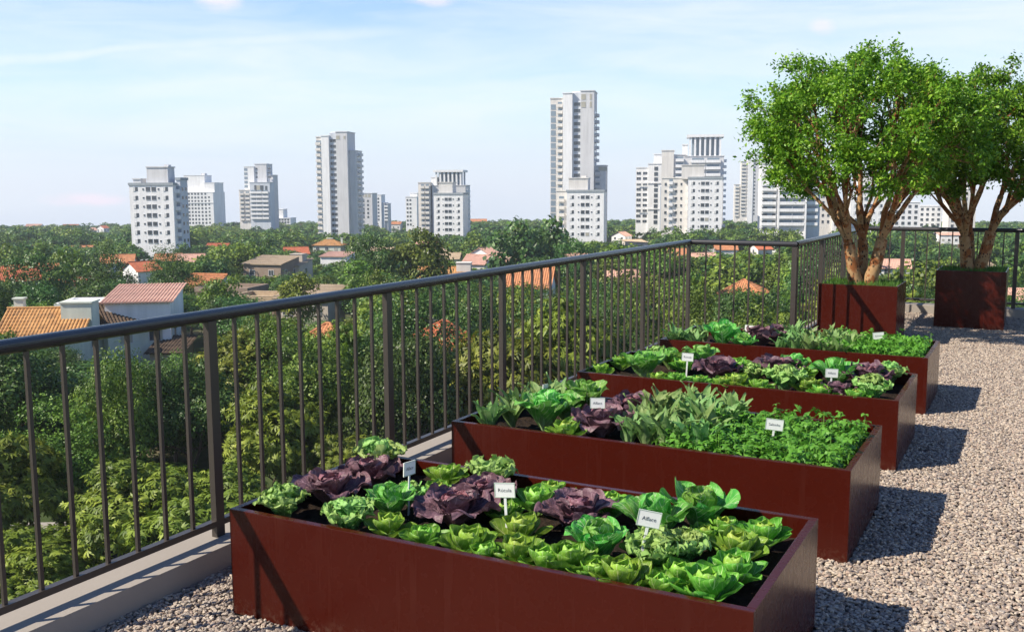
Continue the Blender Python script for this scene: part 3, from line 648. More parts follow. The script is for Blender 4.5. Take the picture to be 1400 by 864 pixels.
# ------------------------------------------------------------------ trees in the cube planters
def grow(base, dirs, targets, rtip, mb, g, nsides=7, kexp=.46):
    tw = []
    def rec(pos, pts, r, depth, prev):
        if len(pts) == 1:
            e = pts[0]; m = (pos+e)/2+g.normal(0, .03, 3)*np.linalg.norm(e-pos); mb.tube([pos, m, e], [r, max(rtip, r*.7), rtip*.6], max(4, nsides-3), False); tw.append((pos, e)); return
        k = min(len(pts), 4) if (depth == 0 and kexp > .5) else 2 if len(pts) < 12 or g.random() < .6 else 3
        c = pts[g.choice(len(pts), k, replace=False)]
        for _ in range(6):
            lab = np.argmin(((pts[:, None]-c[None])**2).sum(-1), 1)
            c = np.array([pts[lab == i].mean(0) if (lab == i).any() else c[i] for i in range(k)])
        for i in range(k):
            q = pts[lab == i]
            if not len(q): continue
            cc = q.mean(0); f = (.24 if depth == 0 and kexp > .5 else .34 if kexp > .5 else .40) if len(q) > 1 else .6
            nr = max(rtip, rtip*len(q)**kexp); step = (cc-pos)*f; step[2] += .10*np.linalg.norm(step)*(1 if depth < 4 else .2)
            nx = pos+step+g.normal(0, .055, 3)*np.linalg.norm(step)
            m = pos+(nx-pos)*.5+prev*np.linalg.norm(nx-pos)*.16+g.normal(0, .03, 3)*np.linalg.norm(nx-pos)
            r0 = min(r, nr*1.12); mb.tube([pos, m, nx], [r0, (r0+nr)/2, nr], nsides if nr > .012 else 5, False)
            d = nx-m; d /= np.linalg.norm(d)+1e-9; rec(nx, q, nr, depth+1, d)
    return rec, tw
def potted_tree(P, crown_c, rad, seed, lab, nt=560, nleaf=60000):
    g = np.random.default_rng(seed); x0, y0, w, d, h = P; bx, by, bz = x0+w/2, y0+d/2, h-.06
    R = empty('potted_tree', (bx, by, bz), label=lab, cat='tree', group='trees in cube planters')
    o = np.array([bx, by, bz])
    T = []
    while len(T) < nt:
        p = g.normal(0, 1, 3); p /= np.linalg.norm(p); rr = g.uniform(.35, 1)**.45
        lump = 1+.15*math.sin(p[0]*4.1+seed)*math.sin(p[1]*4.7+1)+.13*math.sin(p[2]*7+p[0]*6)*math.cos(p[1]*6)
        q = p*rr*lump
        if q[2] < -.8: continue
        if q[2] < -.1 and math.hypot(q[0], q[1]) < .5: continue
        T.append(np.array(crown_c)+q*np.array(rad)-o)
    T = np.array(T); mb = MB(); rec, tw = grow(None, None, T, .0042, mb, g, 9, .56)
    # stems: three to four from one root flare, each serving its own sector of the crown
    ns = 3; ang = np.arctan2(T[:, 1], T[:, 0]); cen = np.array([PI+.5, .15, 1.75])+.2*math.sin(seed)
    lab_ = np.argmin(np.abs(((ang[:, None]-cen[None]+PI) % (2*PI))-PI), 1)
    for i in range(ns):
        q = T[lab_ == i]; a = cen[i]; c = q.mean(0); rr = .0033*len(q)**.60
        f0 = np.array([math.cos(a)*.07, math.sin(a)*.07, -.03]); hh = g.uniform(.50, .62)
        f2 = np.array([c[0]*.13+math.cos(a)*.10, c[1]*.13+math.sin(a)*.10, hh]); f1 = f0*.5+f2*.5+np.array([0, 0, -.03])
        mb.tube([f0, f0*.7+f2*.3+g.normal(0, .006, 3), f1, f2], [rr*1.32, rr*1.08, rr, rr*.9], 12, False)
        dd = f2-f1; dd /= np.linalg.norm(dd); rec(f2, q, rr*.9, 0, dd)
    mb.build('trunk', M['myrtle'], R, smooth=True)
    # leaves: sprigs along the outer twigs
    per = nleaf//len(tw); V = []; 
    for a, e in tw:
        ln = np.linalg.norm(e-a); n = per; k = np.where(g.random(n) < .55, g.uniform(.75, 1.1, n), g.uniform(.25, 1., n))
        sp = g.normal(0, 1, (n, 3))*np.array([.066, .066, .055])*(.5+.7*g.random((n, 1)))
        V.append(a+(e-a)*k[:, None]+sp)
    C = np.concatenate(V); n = len(C)
    s = g.uniform(.020, .036, n); ax = g.normal(0, 1, (n, 3)); ax[:, 2] -= .2; ax /= np.linalg.norm(ax, axis=1)[:, None]
    nm = g.normal(0, .75, (n, 3)); nm[:, 2] += .8; ay = np.cross(nm, ax); ay /= np.linalg.norm(ay, axis=1)[:, None]; nz = np.cross(ax, ay)
    q = [C, C+ax*s[:, None]*.9+ay*s[:, None]*.48+nz*s[:, None]*.18, C+ax*s[:, None]*1.9, C+ax*s[:, None]*.9-ay*s[:, None]*.48+nz*s[:, None]*.18]
    VV = np.stack(q, 1).reshape(-1, 3); F = np.arange(4*n).reshape(n, 4)
    F = np.concatenate([F[:, [0, 1, 2]], F[:, [0, 2, 3]]]); rn = g.random(n); 
    put('crown', mesh_np('crown', VV, F, M['leaf_pot'], rnd=np.concatenate([rn, rn])), R)
potted_tree(PA, (PA[0]+.41, PA[1]+.43, 2.66), (1.47, 1.45, .97), 3, 'broad leafy multi-stemmed tree in the sunlit cube planter at the railing corner')
potted_tree(PB, (PB[0]+.50, PB[1]+.46, 2.55), (1.35, 1.35, .95), 8, 'leafy multi-stemmed tree in the shaded cube planter by the rear railing')

# ------------------------------------------------------------------ terrain
def terrain():
    rs = np.concatenate([[3], np.linspace(14, 200, 24), np.geomspace(215, 1500, 30)]); na = 120; V = []
    for r in rs:
        for k in range(na):
            a = k*2*PI/na; x, y = CAM[0]+r*math.cos(a), CAM[1]+r*math.sin(a); V.append((x, y, gz(x, y)+.25*math.sin(x*.07)*math.cos(y*.06)-.25))
    F = [(i*na+k, i*na+(k+1) % na, (i+1)*na+(k+1) % na, (i+1)*na+k) for i in range(len(rs)-1) for k in range(na)]+[]
    F = np.array(F)[:, ::-1]
    o = put('terrain', mesh_np('terrain', V, np.ascontiguousarray(F), M['terrain'], True)); tag(o, kind='structure')
    def strip(name, pts, w, m, dz):
        mb = MB(); P = [np.array(site(u, d)) for u, d in pts]; L = []; Rr = []
        Q = []
        for a, b in zip(P[:-1], P[1:]):
            n = max(2, int(np.linalg.norm(b-a)/3)); Q += [a+(b-a)*k/n for k in range(n)]
        Q.append(P[-1])
        for i, p in enumerate(Q):
            t = Q[min(i+1, len(Q)-1)]-Q[max(i-1, 0)]; t /= np.linalg.norm(t); nn = np.array([-t[1], t[0]])*w/2
            for q in (p+nn, p-nn): L.append((*q, gz(*q)+dz))
        mb.add(L, [(2*i, 2*i+1, 2*i+3, 2*i+2) for i in range(len(Q)-1)]); tag(mb.build(name, m), kind='structure')
    strip('pavement', [(-900, 48), (300, 50), (900, 60), (2200, 70)], 10, M['paving'], .30)
    strip('street', [(-900, 48), (300, 50), (900, 60), (2200, 70)], 6.4, M['asphalt'], .36)
    strip('street', [(520, 50), (600, 120), (640, 260)], 6, M['asphalt'], .33)
terrain()

# ------------------------------------------------------------------ houses
WIN = {}
def win_mesh(w, h, glass='glass', fr='shutter'):
    k = (round(w, 2), round(h, 2), glass, fr)
    if k not in WIN:
        a = MB(); e = .07; a.box(-w/2-e, -w/2, -.05, .03, -h/2-e, h/2+e); a.box(w/2, w/2+e, -.05, .03, -h/2-e, h/2+e); a.box(-w/2, w/2, -.05, .03, h/2, h/2+e); a.box(-w/2, w/2, -.08, .03, -h/2-e, -h/2); a.box(-.025, .025, -.035, .01, -h/2, h/2)
        b = MB(); b.box(-w/2, w/2, -.02, .02, -h/2, h/2)
        WIN[k] = (a.mesh('window', M[fr]), b.mesh('pane', M[glass]))
    return WIN[k]
def window(root, x, y, z, rz, w=1.1, h=1.2, glass='glass', fr='shutter'):
    a, b = win_mesh(w, h, glass, fr); o = put('window', a, root, (x, y, z), rz); put('pane', b, o)
def slope(mb, e0, e1, up, hipl, hipr, wave=.34, amp=.055, ny=5):
    """corrugated tiled roof slope: eave e0->e1, full climb vector up, hips cut in by hipl/hipr metres at the ends"""
    e0, e1, up = map(np.array, (e0, e1, up)); L = np.linalg.norm(e1-e0); d = (e1-e0)/L
    n = max(6, int(L/wave*4)); nrm = np.cross(d, up); nrm /= np.linalg.norm(nrm); V = []
    for i in range(n+1):
        s = L*i/n; k = 1.
        if hipl: k = min(k, s/hipl)
        if hipr: k = min(k, (L-s)/hipr)
        hgt = amp*(abs(math.sin(PI*s/wave))*2-1)
        for j in range(ny+1): V.append(e0+d*s+up*k*j/ny+nrm*(hgt+.045*(1-j/ny)*0))
    V2 = [v-nrm*.16 for v in V[::ny+1]]
    m = ny+1; F = [(i*m+j, (i+1)*m+j, (i+1)*m+j+1, i*m+j+1) for i in range(n) for j in range(ny)]
    o = len(V); F += [(i*m, o+i, o+i+1, (i+1)*m) for i in range(n)]
    mb.add(V+V2, F)
HOUSES = []
def house(lab, u, d, w, l, hw, rh=1.8, rot=0, roof='gable', wall='hwhite', tile='tile_orange', chim=None, wins=True, over=.45, keep=None, cat='house', fr='shutter', ku=None, name='house'):
    x, y = site(u, d); z = gz(x, y); rz = YAW+math.radians(rot)
    R = empty(name, (x, y, z-.2), rz, label=lab, cat=cat); hw += .2
    g = random.Random(int(u*7+d))
    a, b = w/2, l/2
    mb = MB()
    if roof == 'gable':
        mb.add([(-a, -b, 0), (a, -b, 0), (a, b, 0), (-a, b, 0), (-a, -b, hw), (a, -b, hw), (a, b, hw), (-a, b, hw), (-a, 0, hw+rh), (a, 0, hw+rh)],
               [(0, 1, 5, 4), (1, 2, 6, 9, 5), (2, 3, 7, 6), (3, 0, 4, 8, 7), (4, 5, 9, 8), (6, 7, 8, 9)])
    else: mb.box(-a, a, -b, b, 0, hw)
    mb.build('wall', M[wall], R)
    zt = hw
    if roof in ('gable', 'hip', 'shed'):
        rb = MB(); o = over; k = rh/b
        if roof == 'gable':
            up = b+o
            slope(rb, (-a-o, -b-o, hw-o*k+.12), (a+o, -b-o, hw-o*k+.12), (0, up, up*k), 0, 0); slope(rb, (a+o, b+o, hw-o*k+.12), (-a-o, b+o, hw-o*k+.12), (0, -up, up*k), 0, 0)
            rb.tube([(-a-o, 0, hw+rh+.16), (a+o, 0, hw+rh+.16)], .13, 6)
        elif roof == 'hip':
            up = b+o; aa = a+o; z0 = hw-o*k+.12
            slope(rb, (-aa, -up, z0), (aa, -up, z0), (0, up, up*k), up, up); slope(rb, (aa, up, z0), (-aa, up, z0), (0, -up, up*k), up, up)
            kk = min(1, 1)
            slope(rb, (aa, -up, z0), (aa, up, z0), (-up, 0, up*k), up, up); slope(rb, (-aa, up, z0), (-aa, -up, z0), (up, 0, up*k), up, up)
            zr = z0+up*k; rb.tube([(-aa+up-.01, 0, zr+.04), (aa-up+.01, 0, zr+.04)], .13, 6)
            for sx in (-1, 1):
                for sy in (-1, 1): rb.tube([(sx*aa, sy*up, z0+.03), (sx*(aa-up), 0, zr+.04)], .12, 6)
        else:
            slope(rb, (-a-o, -b-o, hw+.1), (a+o, -b-o, hw+.1), (0, 2*b+2*o, rh), 0, 0)
            mb2 = MB(); mb2.add([(-a, b, hw), (a, b, hw), (a, b, hw+rh), (-a, b, hw+rh), (-a, -b, hw), (a, -b, hw)], [(0, 3, 2, 1), (0, 4, 3), (1, 2, 5)]); mb2.build('gable_wall', M[wall], R)
        rf = rb.build('roof', M[tile], R)
    else:
        rb = MB(); t = .35
        rb.box(-a-.1, a+.1, -b-.1, -b+t-.1, hw, hw+rh); rb.box(-a-.1, a+.1, b-t+.1, b+.1, hw, hw+rh); rb.box(-a-.1, -a+t-.1, -b+t-.1, b-t+.1, hw, hw+rh); rb.box(a-t+.1, a+.1, -b+t-.1, b-t+.1, hw, hw+rh)
        rb.box(-a+.2, a-.2, -b+.2, b-.2, hw+.02, hw+.14)
        rf = rb.build('roof', M[tile], R)
    for (cx, cy, cw, ch) in (chim or []):
        c = MB(); zc = hw-.3; c.box(cx-cw/2, cx+cw/2, cy-cw/2.6, cy+cw/2.6, zc, hw+ch); c.box(cx-cw/2-.12, cx+cw/2+.12, cy-cw/2.6-.12, cy+cw/2.6+.12, hw+ch, hw+ch+.16); c.build('chimney', M[wall], rf)
    if wins:
        nf = max(1, int(w/3.2))
        for fl in range(1 if hw < 5.1 else 2):
            zz = 1.55+fl*2.8+(.2 if hw < 5.1 else 0)
            for i in range(nf): window(R, -a+(i+.5)*w/nf+g.uniform(-.3, .3), -b-.03, zz, 0, 1.2, 1.15, g.choice(['glass', 'glass', 'curtain']), fr)
            for s in (-1, 1):
                for i in range(max(1, int(l/4))): window(R, s*(a+.03), -b+(i+.5)*l/max(1, int(l/4)), zz, s*PI/2, 1.1, 1.15, 'glass', fr)
        dr = MB(); dr.box(-.5, .5, -.06, .02, 0, 2.1); dd = dr.build('door', M['wood'], R); dd.location = (a*.45, -b-.03, .2); hn = MB(); hn.tube([(.36, -.07, 1.0), (.36, -.12, 1.0), (.28, -.12, 1.0)], .02, 6); hn.build('handle', M['rail'], dd)
    # what the photo shows of it: column range and lowest visible line
    zt = z+hw+rh
    uu = [uvd(x+math.cos(rz)*sx*a-math.sin(rz)*sy*b, y+math.sin(rz)*sx*a+math.cos(rz)*sy*b, z+hw) for sx in (-1, 1) for sy in (-1, 1)]
    vr = uvd(x, y, zt)[1]
    HOUSES.append(dict(x=x, y=y, r=max(a, b)*1.05, a=a, b=b, rz=rz, d=d, u0=ku[0] if ku else min(q[0] for q in uu), u1=ku[1] if ku else max(q[0] for q in uu), v0=vr, keep=keep if keep is not None else (vr+FPX/d*2.6), R=R, lab=lab))
    return R
def dist(v, h):                      # distance at which a roof h high has its ridge at picture line v
    d = 150.
    for _ in range(30): d = (float(np.interp(d, _ed, _ee))-h)*FPX/(v-HORIZ)
    return d
def H(lab, u, v, w, l, hw, rh=1.8, **k):
    d = dist(v, hw+rh)
    if not 30 < d < 900: d = 880.; hw = float(np.interp(d, _ed, _ee))-(v-HORIZ)*d/FPX-rh
    return house(lab, u, d, w, l, hw, rh, **k)
H('long white house with ochre barrel-tiled roof and two white chimneys', 66, 420, 7.6, 7, 5.2, 2.2, rot=4, wall='pgreen', tile='tile_ochre', chim=[(2.9, -.4, 2.9, 2.9), (-3.5, 1.2, .9, 3.1)], keep=478)
H('pale green gabled wing with dark tiled roof beside the ochre-roofed house', 172, 411, 6.5, 7.2, 5.0, 2.3, rot=38, wall='pgreen', tile='tile_dark', keep=492)
H('white box house with a pale pink low roof behind the dark gable', 196, 391, 6.5, 9, 7.6, 1.0, rot=10, roof='shed', wall='white', tile='tile_pink', keep=424)
H('white flat parapet block behind the chimneyed house', 142, 405, 9, 6, 6.6, .5, rot=6, roof='flat', wall='white', tile='white', wins=False, keep=420)
H('low outbuilding with brown lean-to roof and white garden wall', 229, 463, 3.2, 4, 2.6, 1.1, rot=0, roof='shed', wall='tan', tile='tile_dark', wins=False, keep=505)
H('orange-roofed white-gabled house below the white tower of paired windows', 162, 342, 8.5, 7, 5, 2, wall='white', rot=14, keep=372)
H('red-roofed annexe beside the white-gabled house', 193, 352, 6, 7, 4.4, 1.9, rot=50, tile='tile_red', wall='white', keep=390)
H('small orange-roofed house right of the annexe', 231, 342, 7.5, 6, 4.6, 1.8, rot=8, wall='white', keep=360)
H('red-roofed house with white verge at the picture edge', 12, 356, 9, 8, 5, 2.4, rot=38, tile='tile_red', wall='white', keep=385)
H('orange-roofed house beside the red-roofed one at the picture edge', 62, 353, 9, 7, 4.8, 1.6, rot=-8, wall='white', keep=366)
H('red-roofed house half hidden in the dark trees', 95, 375, 6, 7, 4.2, 1.8, rot=42, tile='tile_red', wall='white', keep=393)
H('small white gabled house alone among treetops', 143, 303, 7, 8, 5.4, 2.2, rot=70, wall='white', tile='tile_red', keep=322)
H('brown rendered house with white windows and low tan roof', 371, 348, 9.5, 8, 6, 1.4, rot=-18, roof='shed', wall='brown', tile='tile_tan', keep=378, fr='shutter')
H('brown house with flat tan roof and block chimney', 399, 352, 7, 7, 5.4, 1.2, rot=-14, wall='beige', tile='tile_tan', roof='shed', chim=[(1.2, 1, 3, 2.4)], keep=378)
H('brown flat-topped house low among trees', 316, 387, 8.5, 7, 5, .7, rot=-12, roof='flat', wall='brown', tile='brown', keep=404, wins=False)
H('tan gravel-roofed house showing a pale side wall', 424, 391, 7, 6.5, 5.6, 1.2, rot=-10, roof='shed', wall='beige', tile='tile_tan', keep=440)
H('brown-topped terrace house in front of the tan roofs', 357, 398, 6, 6, 5, .8, rot=-12, roof='flat', wall='brown', tile='tile_tan', keep=412, wins=False)
H('pale green house with ochre hip roof and chimney', 451, 326, 11.5, 8, 5.6, 2.0, rot=-6, roof='hip', wall='pgreen', tile='tile_ochre', chim=[(0, 1, 2.2, 2.6), (5, 1, .8, 2.6)], keep=352)
H('white house with flat pink roof below the ochre hip roof', 462, 343, 8, 8, 5.4, 1, rot=-10, roof='shed', wall='white', tile='tile_pink', wins=False, keep=366)
H('orange hip-roofed house behind the balusters', 446, 443, 5.6, 5.2, 4.2, 1.9, rot=-16, roof='hip', wall='cream', tile='tile_orange', keep=468, ku=(412, 478))
H('red hip-roofed white house seen through the railing', 606, 440, 6.2, 6, 5.6, 2.2, rot=32, roof='hip', wall='white', tile='tile_red', keep=478, ku=(596, 655))
H('orange-tiled house with white chimney above the handrail', 608, 365, 9, 7, 4.6, 2.0, rot=-4, wall='cream', tile='tile_ochre', chim=[(3.6, -.3, 2.6, 2.9)], keep=385)
H('white gabled house beside the tan-roofed bungalow', 663, 338, 5.5, 7, 6.2, 1.9, rot=62, wall='white', tile='tile_pink', keep=362)
H('tan-roofed bungalow with a white chimney', 612, 345, 8, 6, 4, 1.6, rot=-6, wall='cream', tile='tile_tan', chim=[(-2, 0, 1.0, 2.2)], keep=360)
H('low cream house with pink roof in front of the white gable', 676, 351, 10, 7, 4.6, 1.2, rot=-12, wall='cream', tile='tile_pink', roof='hip', keep=368)
H('white house with steep orange roof just beyond the railing', 727, 366, 6.4, 7.6, 5.4, 2.6, rot=-10, wall='white', tile='tile_orange', keep=398)
H('cream house with pink gable left of the twin white blocks', 850, 317, 8, 8, 5.4, 2, rot=58, wall='white', tile='tile_pink', keep=340)
H('long beige house with brown shed roof beside the cream gable', 868, 328, 9, 8, 5, 1.0, rot=14, wall='beige', tile='tile_tan', roof='shed', keep=342)
H('small tan-roofed house below the tallest tower', 806, 325, 6, 6, 4.4, 1.2, rot=6, wall='cream', tile='tile_tan', roof='hip', keep=334)
H('pink-roofed cream house low behind the balusters', 862, 370, 8, 7, 4.2, 1.9, rot=-4, wall='cream', tile='tile_pink', keep=388)
H('orange hip-roofed house under the short railing run', 1019, 383, 6.2, 6, 4, 1.8, rot=-26, roof='hip', wall='cream', tile='tile_orange', keep=410)
H('orange-roofed white house just under the handrail of the short run', 992, 334, 8, 7, 4.6, 1.8, rot=-5, wall='white', tile='tile_orange', keep=349)
H('white house with orange porch roof next to the railing corner post', 1040, 334, 6, 6, 5, 1.6, rot=20, wall='cream', tile='tile_red', keep=352)
H('tan-gabled white house behind the railing corner', 1112, 319, 7, 7, 5.4, 1.8, rot=-8, wall='white', tile='tile_tan', keep=335)
H('white house with pale pink roof beside the sunlit tree planter', 1222, 353, 6.4, 6, 5, 1.6, rot=-14, wall='white', tile='tile_pink', keep=380)
H('large white flat-roofed house between the two potted trees', 1300, 318, 13, 8, 6.6, 1, rot=-12, roof='shed', wall='white', tile='tile_pink', keep=345)
H('white gabled house behind the shaded tree planter', 1345, 352, 9, 7, 4.6, 2.2, rot=62, wall='white', tile='tile_tan', keep=372)
H('pink-roofed house at the picture edge behind the rear railing', 1398, 394, 8, 8, 4, 1.8, rot=-6, wall='cream', tile='tile_pink', keep=418)
H('orange-roofed house with two chimneys near the dark grey tower', 541, 302, 12, 9, 5.8, 2, rot=-8, wall='cream', tile='tile_orange', chim=[(-4, 0, 1.6, 2.8), (3, 0, 1.6, 2.8)], keep=322)
for i, (u, v, w, t, r) in enumerate([(50, 300, 13, 'tile_pink', 0), (100, 301, 14, 'tile_red', -5), (125, 306, 9, 'tile_pink', 40), (172, 307, 8, 'tile_orange', 0), (268, 312, 12, 'tile_pink', 10), (335, 318, 13, 'tile_orange', -8), (310, 311, 10, 'tile_red', 5),
    (395, 312, 14, 'tile_orange', 4), (418, 305, 14, 'tile_red', -8), (382, 303, 12, 'tile_red', 0), (655, 299, 14, 'tile_orange', 6), (596, 338, 6, 'tile_tan', 50), (700, 322, 9, 'tile_pink', -8), (920, 340, 8, 'tile_orange', 4), (300, 330, 9, 'tile_red', -10), (40, 330, 9, 'tile_red', 25), (655, 348, 6, 'tile_pink', -20), (262, 343, 7, 'tile_pink', 12), (700, 346, 7, 'tile_tan', -8), (785, 347, 8, 'tile_pink', 6), (405, 336, 8, 'tile_red', 20), (523, 337, 8, 'tile_tan', -12), (112, 331, 8, 'tile_orange', 30), (585, 329, 9, 'tile_pink', 8), (960, 346, 7, 'tile_pink', 15), (285, 372, 6, 'tile_orange', -14)]):
    nm = {'tile_pink': 'pale pink', 'tile_red': 'red', 'tile_orange': 'orange', 'tile_tan': 'tan'}[t]
    ps = ['near the horizon at far left', 'on the far left skyline', 'beside the far left skyline house', 'left of the nearest white tower', 'under the gridded white tower', 'beneath the stepped balcony tower', 'between the gridded and stepped towers',
          'left of the dark grey tower', 'against the foot of the grey tower', 'behind the trees left of the grey tower', 'on the skyline right of the white block', 'beside the white-chimneyed roofs', 'in trees left of the tallest tower', 'between handrail and twin white blocks', 'in trees below the stepped tower', 'in trees above the picture-edge house', 'in front of the white gabled house', 'right of the paired-window tower base', 'right of the white gabled house', 'in trees below the tallest tower', 'between brown house and grey tower', 'right of the ochre hip roof', 'left of the paired-window tower base', 'below the first pergola tower', 'beyond the short railing run', 'left of the brown flat-topped house']
    H(f'small {nm}-roofed house {ps[i]}', u, v, w, 8, 4.6, 2, rot=r, tile=t, wall=['white', 'cream', 'hwhite'][i % 3], keep=v+(3 if v < 325 else 9))
mbw = None
x, y = site(632, 62); R = empty('garden_gate', (x, y, gz(x, y)), YAW-.3, label='white slatted gate in a white garden wall behind the railing', cat='gate')
mb = MB(); mb.box(-2.6, -1.1, -.1, .1, 0, 2.6); mb.box(1.1, 2.4, -.1, .1, 0, 2.6); mb.box(-1.1, 1.1, -.1, .1, 2.3, 2.6); mb.build('wall', M['white'], R)
mb = MB()
for k in range(9): mb.box(-1.05+k*.24, -.92+k*.24, -.03, .03, .05, 2.2)
mb.build('gate_panel', M['shutter'], R)

# ------------------------------------------------------------------ apartment towers
UNIT = MB(); UNIT.box(-.5, .5, -.06, .06, -.5, .5)
TW = {}; TOWERS = []
def tw_win(w, h, kind):
    k = (w, h, kind)
    if k not in TW:
        a = MB()
        if kind == 'shut':      # half shutter, half glass
            a.box(-w/2, 0, -.10, .04, -h/2, h/2); b = MB(); b.box(0, w/2, -.02, .04, -h/2, h/2)
            TW[k] = (a.mesh('window', M['shutter']), b.mesh('pane', M['glass']))
        else:
            e = .06; a.box(-w/2-e, w/2+e, -.09, .02, -h/2-e, -h/2); a.box(-w/2-e, w/2+e, -.05, .02, h/2, h/2+e)
            b = MB(); b.box(-w/2, w/2, -.035, .03, -h/2, h/2); TW[k] = (a.mesh('window', M['shutter']), b.mesh('pane', M[kind]))
    return TW[k]
class Tower:
    def __init__(s, lab, u, d, phi, group='apartment towers on the skyline', vbase=None):
        s.d = d; s.k = d/FPX; s.u = u; x, y = site(u, d); s.x, s.y = x, y; s.z0 = gz(x, y); s.n = 0
        s.c = math.cos(math.radians(phi)); s.phi = phi
        s.R = empty('apartment_tower', (x, y, s.z0), YAW+math.radians(phi), label=lab, cat='apartment building', group=group); s.g = random.Random(int(u)); s.nwin = 0
        s.ext = []; TOWERS.append(s)
    def X(s, u): return (u-s.u)*s.k/s.c
    def Z(s, v): return CAM[2]-(v-HORIZ)*s.k-s.z0
    def block(s, u0, u1, v, y0, y1, mat='white', cap=None, name='wall', vb=None):
        mb = MB(); z0 = -.5 if vb is None else s.Z(vb); x0, x1 = s.X(u0), s.X(u1); z1 = s.Z(v)
        e = .004*s.n; s.n += 1
        mb.box(x0+e*.5, x1-e*.5, y0+e, y1-e, z0, z1); mb.build(name, M[mat], s.R)
        if cap:
            c = MB(); c.box(x0-.25, x1+.25, y0-.25, y1+.25, z1, z1+.9 if cap != 'thin' else z1+.4); c.build('parapet', M['cap' if cap != 'thin' else mat], s.R)
        s.ext.append((x0, x1, y0, y1))
        return x0, x1, z1
    def win(s, x, y, z, rz=0, w=1.1, h=1.2, kind=None):
        if s.nwin >= 100: return
        s.nwin += 1
        kind = kind or s.g.choice(['glass']*6+['curtain'])
        a, b = tw_win(w, h, kind); o = put('window', a, s.R, (x, y, z), rz); put('pane', b, o)
    def row(s, cols, y, v0, v1, dv, rz=0):
        v = v0
        while v <= v1:
            for (u, w, h, kd) in cols: s.win(s.X(u), y, s.Z(v), rz, w, h, kd)
            v += dv
    def side(s, x, ys, v0, v1, dv, w=1.0, h=1.1, right=False):
        v = v0
        while v <= v1:
            for y in ys: s.win(x, y, s.Z(v), PI/2 if right else -PI/2, w, h)
            v += dv
    def balc(s, x, y, v0, v1, dv, w, dep, ax='y', h=1.2, mat='white'):
        """balconies stacked up a face: slab, parapet front and a dark door recess"""
        v = v0
        key = ('b', round(w, 1), round(dep, 1), ax, mat)
        if key not in TW:
            a = MB()
            if ax == 'y': a.box(-w/2, w/2, -dep, 0, -.15, .12); a.box(-w/2, w/2, -dep, -dep+.12, .12, h); a.box(-w/2, -w/2+.12, -dep+.12, 0, .12, h); a.box(w/2-.12, w/2, -dep+.12, 0, .12, h)
            else:
                q = -1 if ax == '-x' else 1
                def bx(x0, x1, y0, y1, z0, z1): a.box(min(x0*q, x1*q), max(x0*q, x1*q), y0, y1, z0, z1)
                bx(0, dep, -w/2, w/2, -.15, .12); bx(dep-.12, dep, -w/2, w/2, .12, h); bx(0, dep-.12, -w/2, -w/2+.12, .12, h); bx(0, dep-.12, w/2-.12, w/2, .12, h)
            b = MB()
            if ax == 'y': b.box(-w*.4, w*.4, -.05, .02, .13, 2.2)
            else: b.box(-.05, .05, -w*.4, w*.4, .13, 2.2)
            TW[key] = (a.mesh('balcony', M[mat]), b.mesh('balcony_door', M['bluegl']))
        a, b = TW[key]
        while v <= v1:
            o = put('balcony', a, s.R, (x, y, s.Z(v))); put('balcony_door', b, o); v += dv
    def crown(s, u0, u1, v0, v1, y0, y1, n=6):
        """open pergola storey: posts under a roof slab"""
        x0, x1 = s.X(u0), s.X(u1); z0, z1 = s.Z(v1), s.Z(v0); mb = MB()
        for i in range(n):
            x = x0+(x1-x0)*(i+.5)/n
            for yy in (y0+.1, y1-1.1): mb.box(x-.45, x+.45, yy, yy+1, z0, z1)
        mb.box(x0-.5, x1+.5, y0-.5, y1+.5, z1, z1+1.2); mb.build('pergola', M['white'], s.R)
        c = MB(); c.box(x0+2, x1-2, y0+3, y1-2, z0, z1-.01); c.build('penthouse', M['bluegl'], s.R)
def slab_block(t, u0, u1, vt, v1, yd, dv, vrow, off=0, front=True, y0=0):
    """the plain white block with paired windows that stands in front of three of the towers"""
    x0, x1, z1 = t.block(u0, u1, vt, y0, y0+yd, 'white', 'cap'); W_ = u1-u0; k = t.k/t.c
    yf = y0-.05
    cols = [(u0+W_*.14, 1.7, 1.35, 'shut'), (u0+W_*.32, .55, .5, 'glass'), (u0+W_*.43, 1.5, 1.35, None), (u0+W_*.56, 1.5, 1.35, None), (u0+W_*.67, .55, .5, 'glass'), (u0+W_*.83, 1.7, 1.35, 'shut')]
    t.row(cols, yf, vrow, v1, dv)
    return x0, x1
# 1 white tower of paired windows, left
D1 = 335
t = Tower('plain white tower with paired windows and grey rooftop box, leftmost of the towers', 213, D1, -7)
slab_block(t, 180, 242, 252, 338, 9, 11.7, 257)
t.block(202, 232, 228, 2, 7, 'grey', 'thin', vb=252); t.block(223, 229.5, 224, 4, 6, 'grey', None, vb=229); t.block(184, 195, 244, 1, 5, 'grey', 'thin', vb=252)
x0, x1, _ = t.block(242.1, 248, 245, 2.5, 8, 'bluegrey', 'cap'); t.balc(x1-.9, 2.5, 262, 335, 11.7, 1.4, .9)
t.side(x1+.05, [4, 6.6], 257, 338, 11.7, right=True)
# 2 gridded white tower
t = Tower('white tower with a dense grid of small windows beside the paired-window tower', 273, 800, -8)
t.block(249, 296, 262, 0, 22, 'white', 'thin'); t.block(251, 281, 239, 5, 18, 'white', 'thin', vb=262); t.block(281.2, 296, 249, 3, 20, 'white', 'thin', vb=262); t.block(275, 280, 236, 7, 11, 'grey', None, vb=239)
t.row([(u, 1.5, 1.5, 'glass') for u in (252.5, 257, 261.5, 266, 270.5, 275, 280, 285)], -.05, 263.5, 304, 4.9); t.row([(290, 1.3, 1.3, 'glass')], -.05, 268, 304, 4.9)
mbx = MB(); xa, xb = t.X(248.6), t.X(296.4); mbx.box(xa, xb, -.35, -.12, t.Z(276), t.Z(274.6)); mbx.build('ledge', M['white'], t.R)
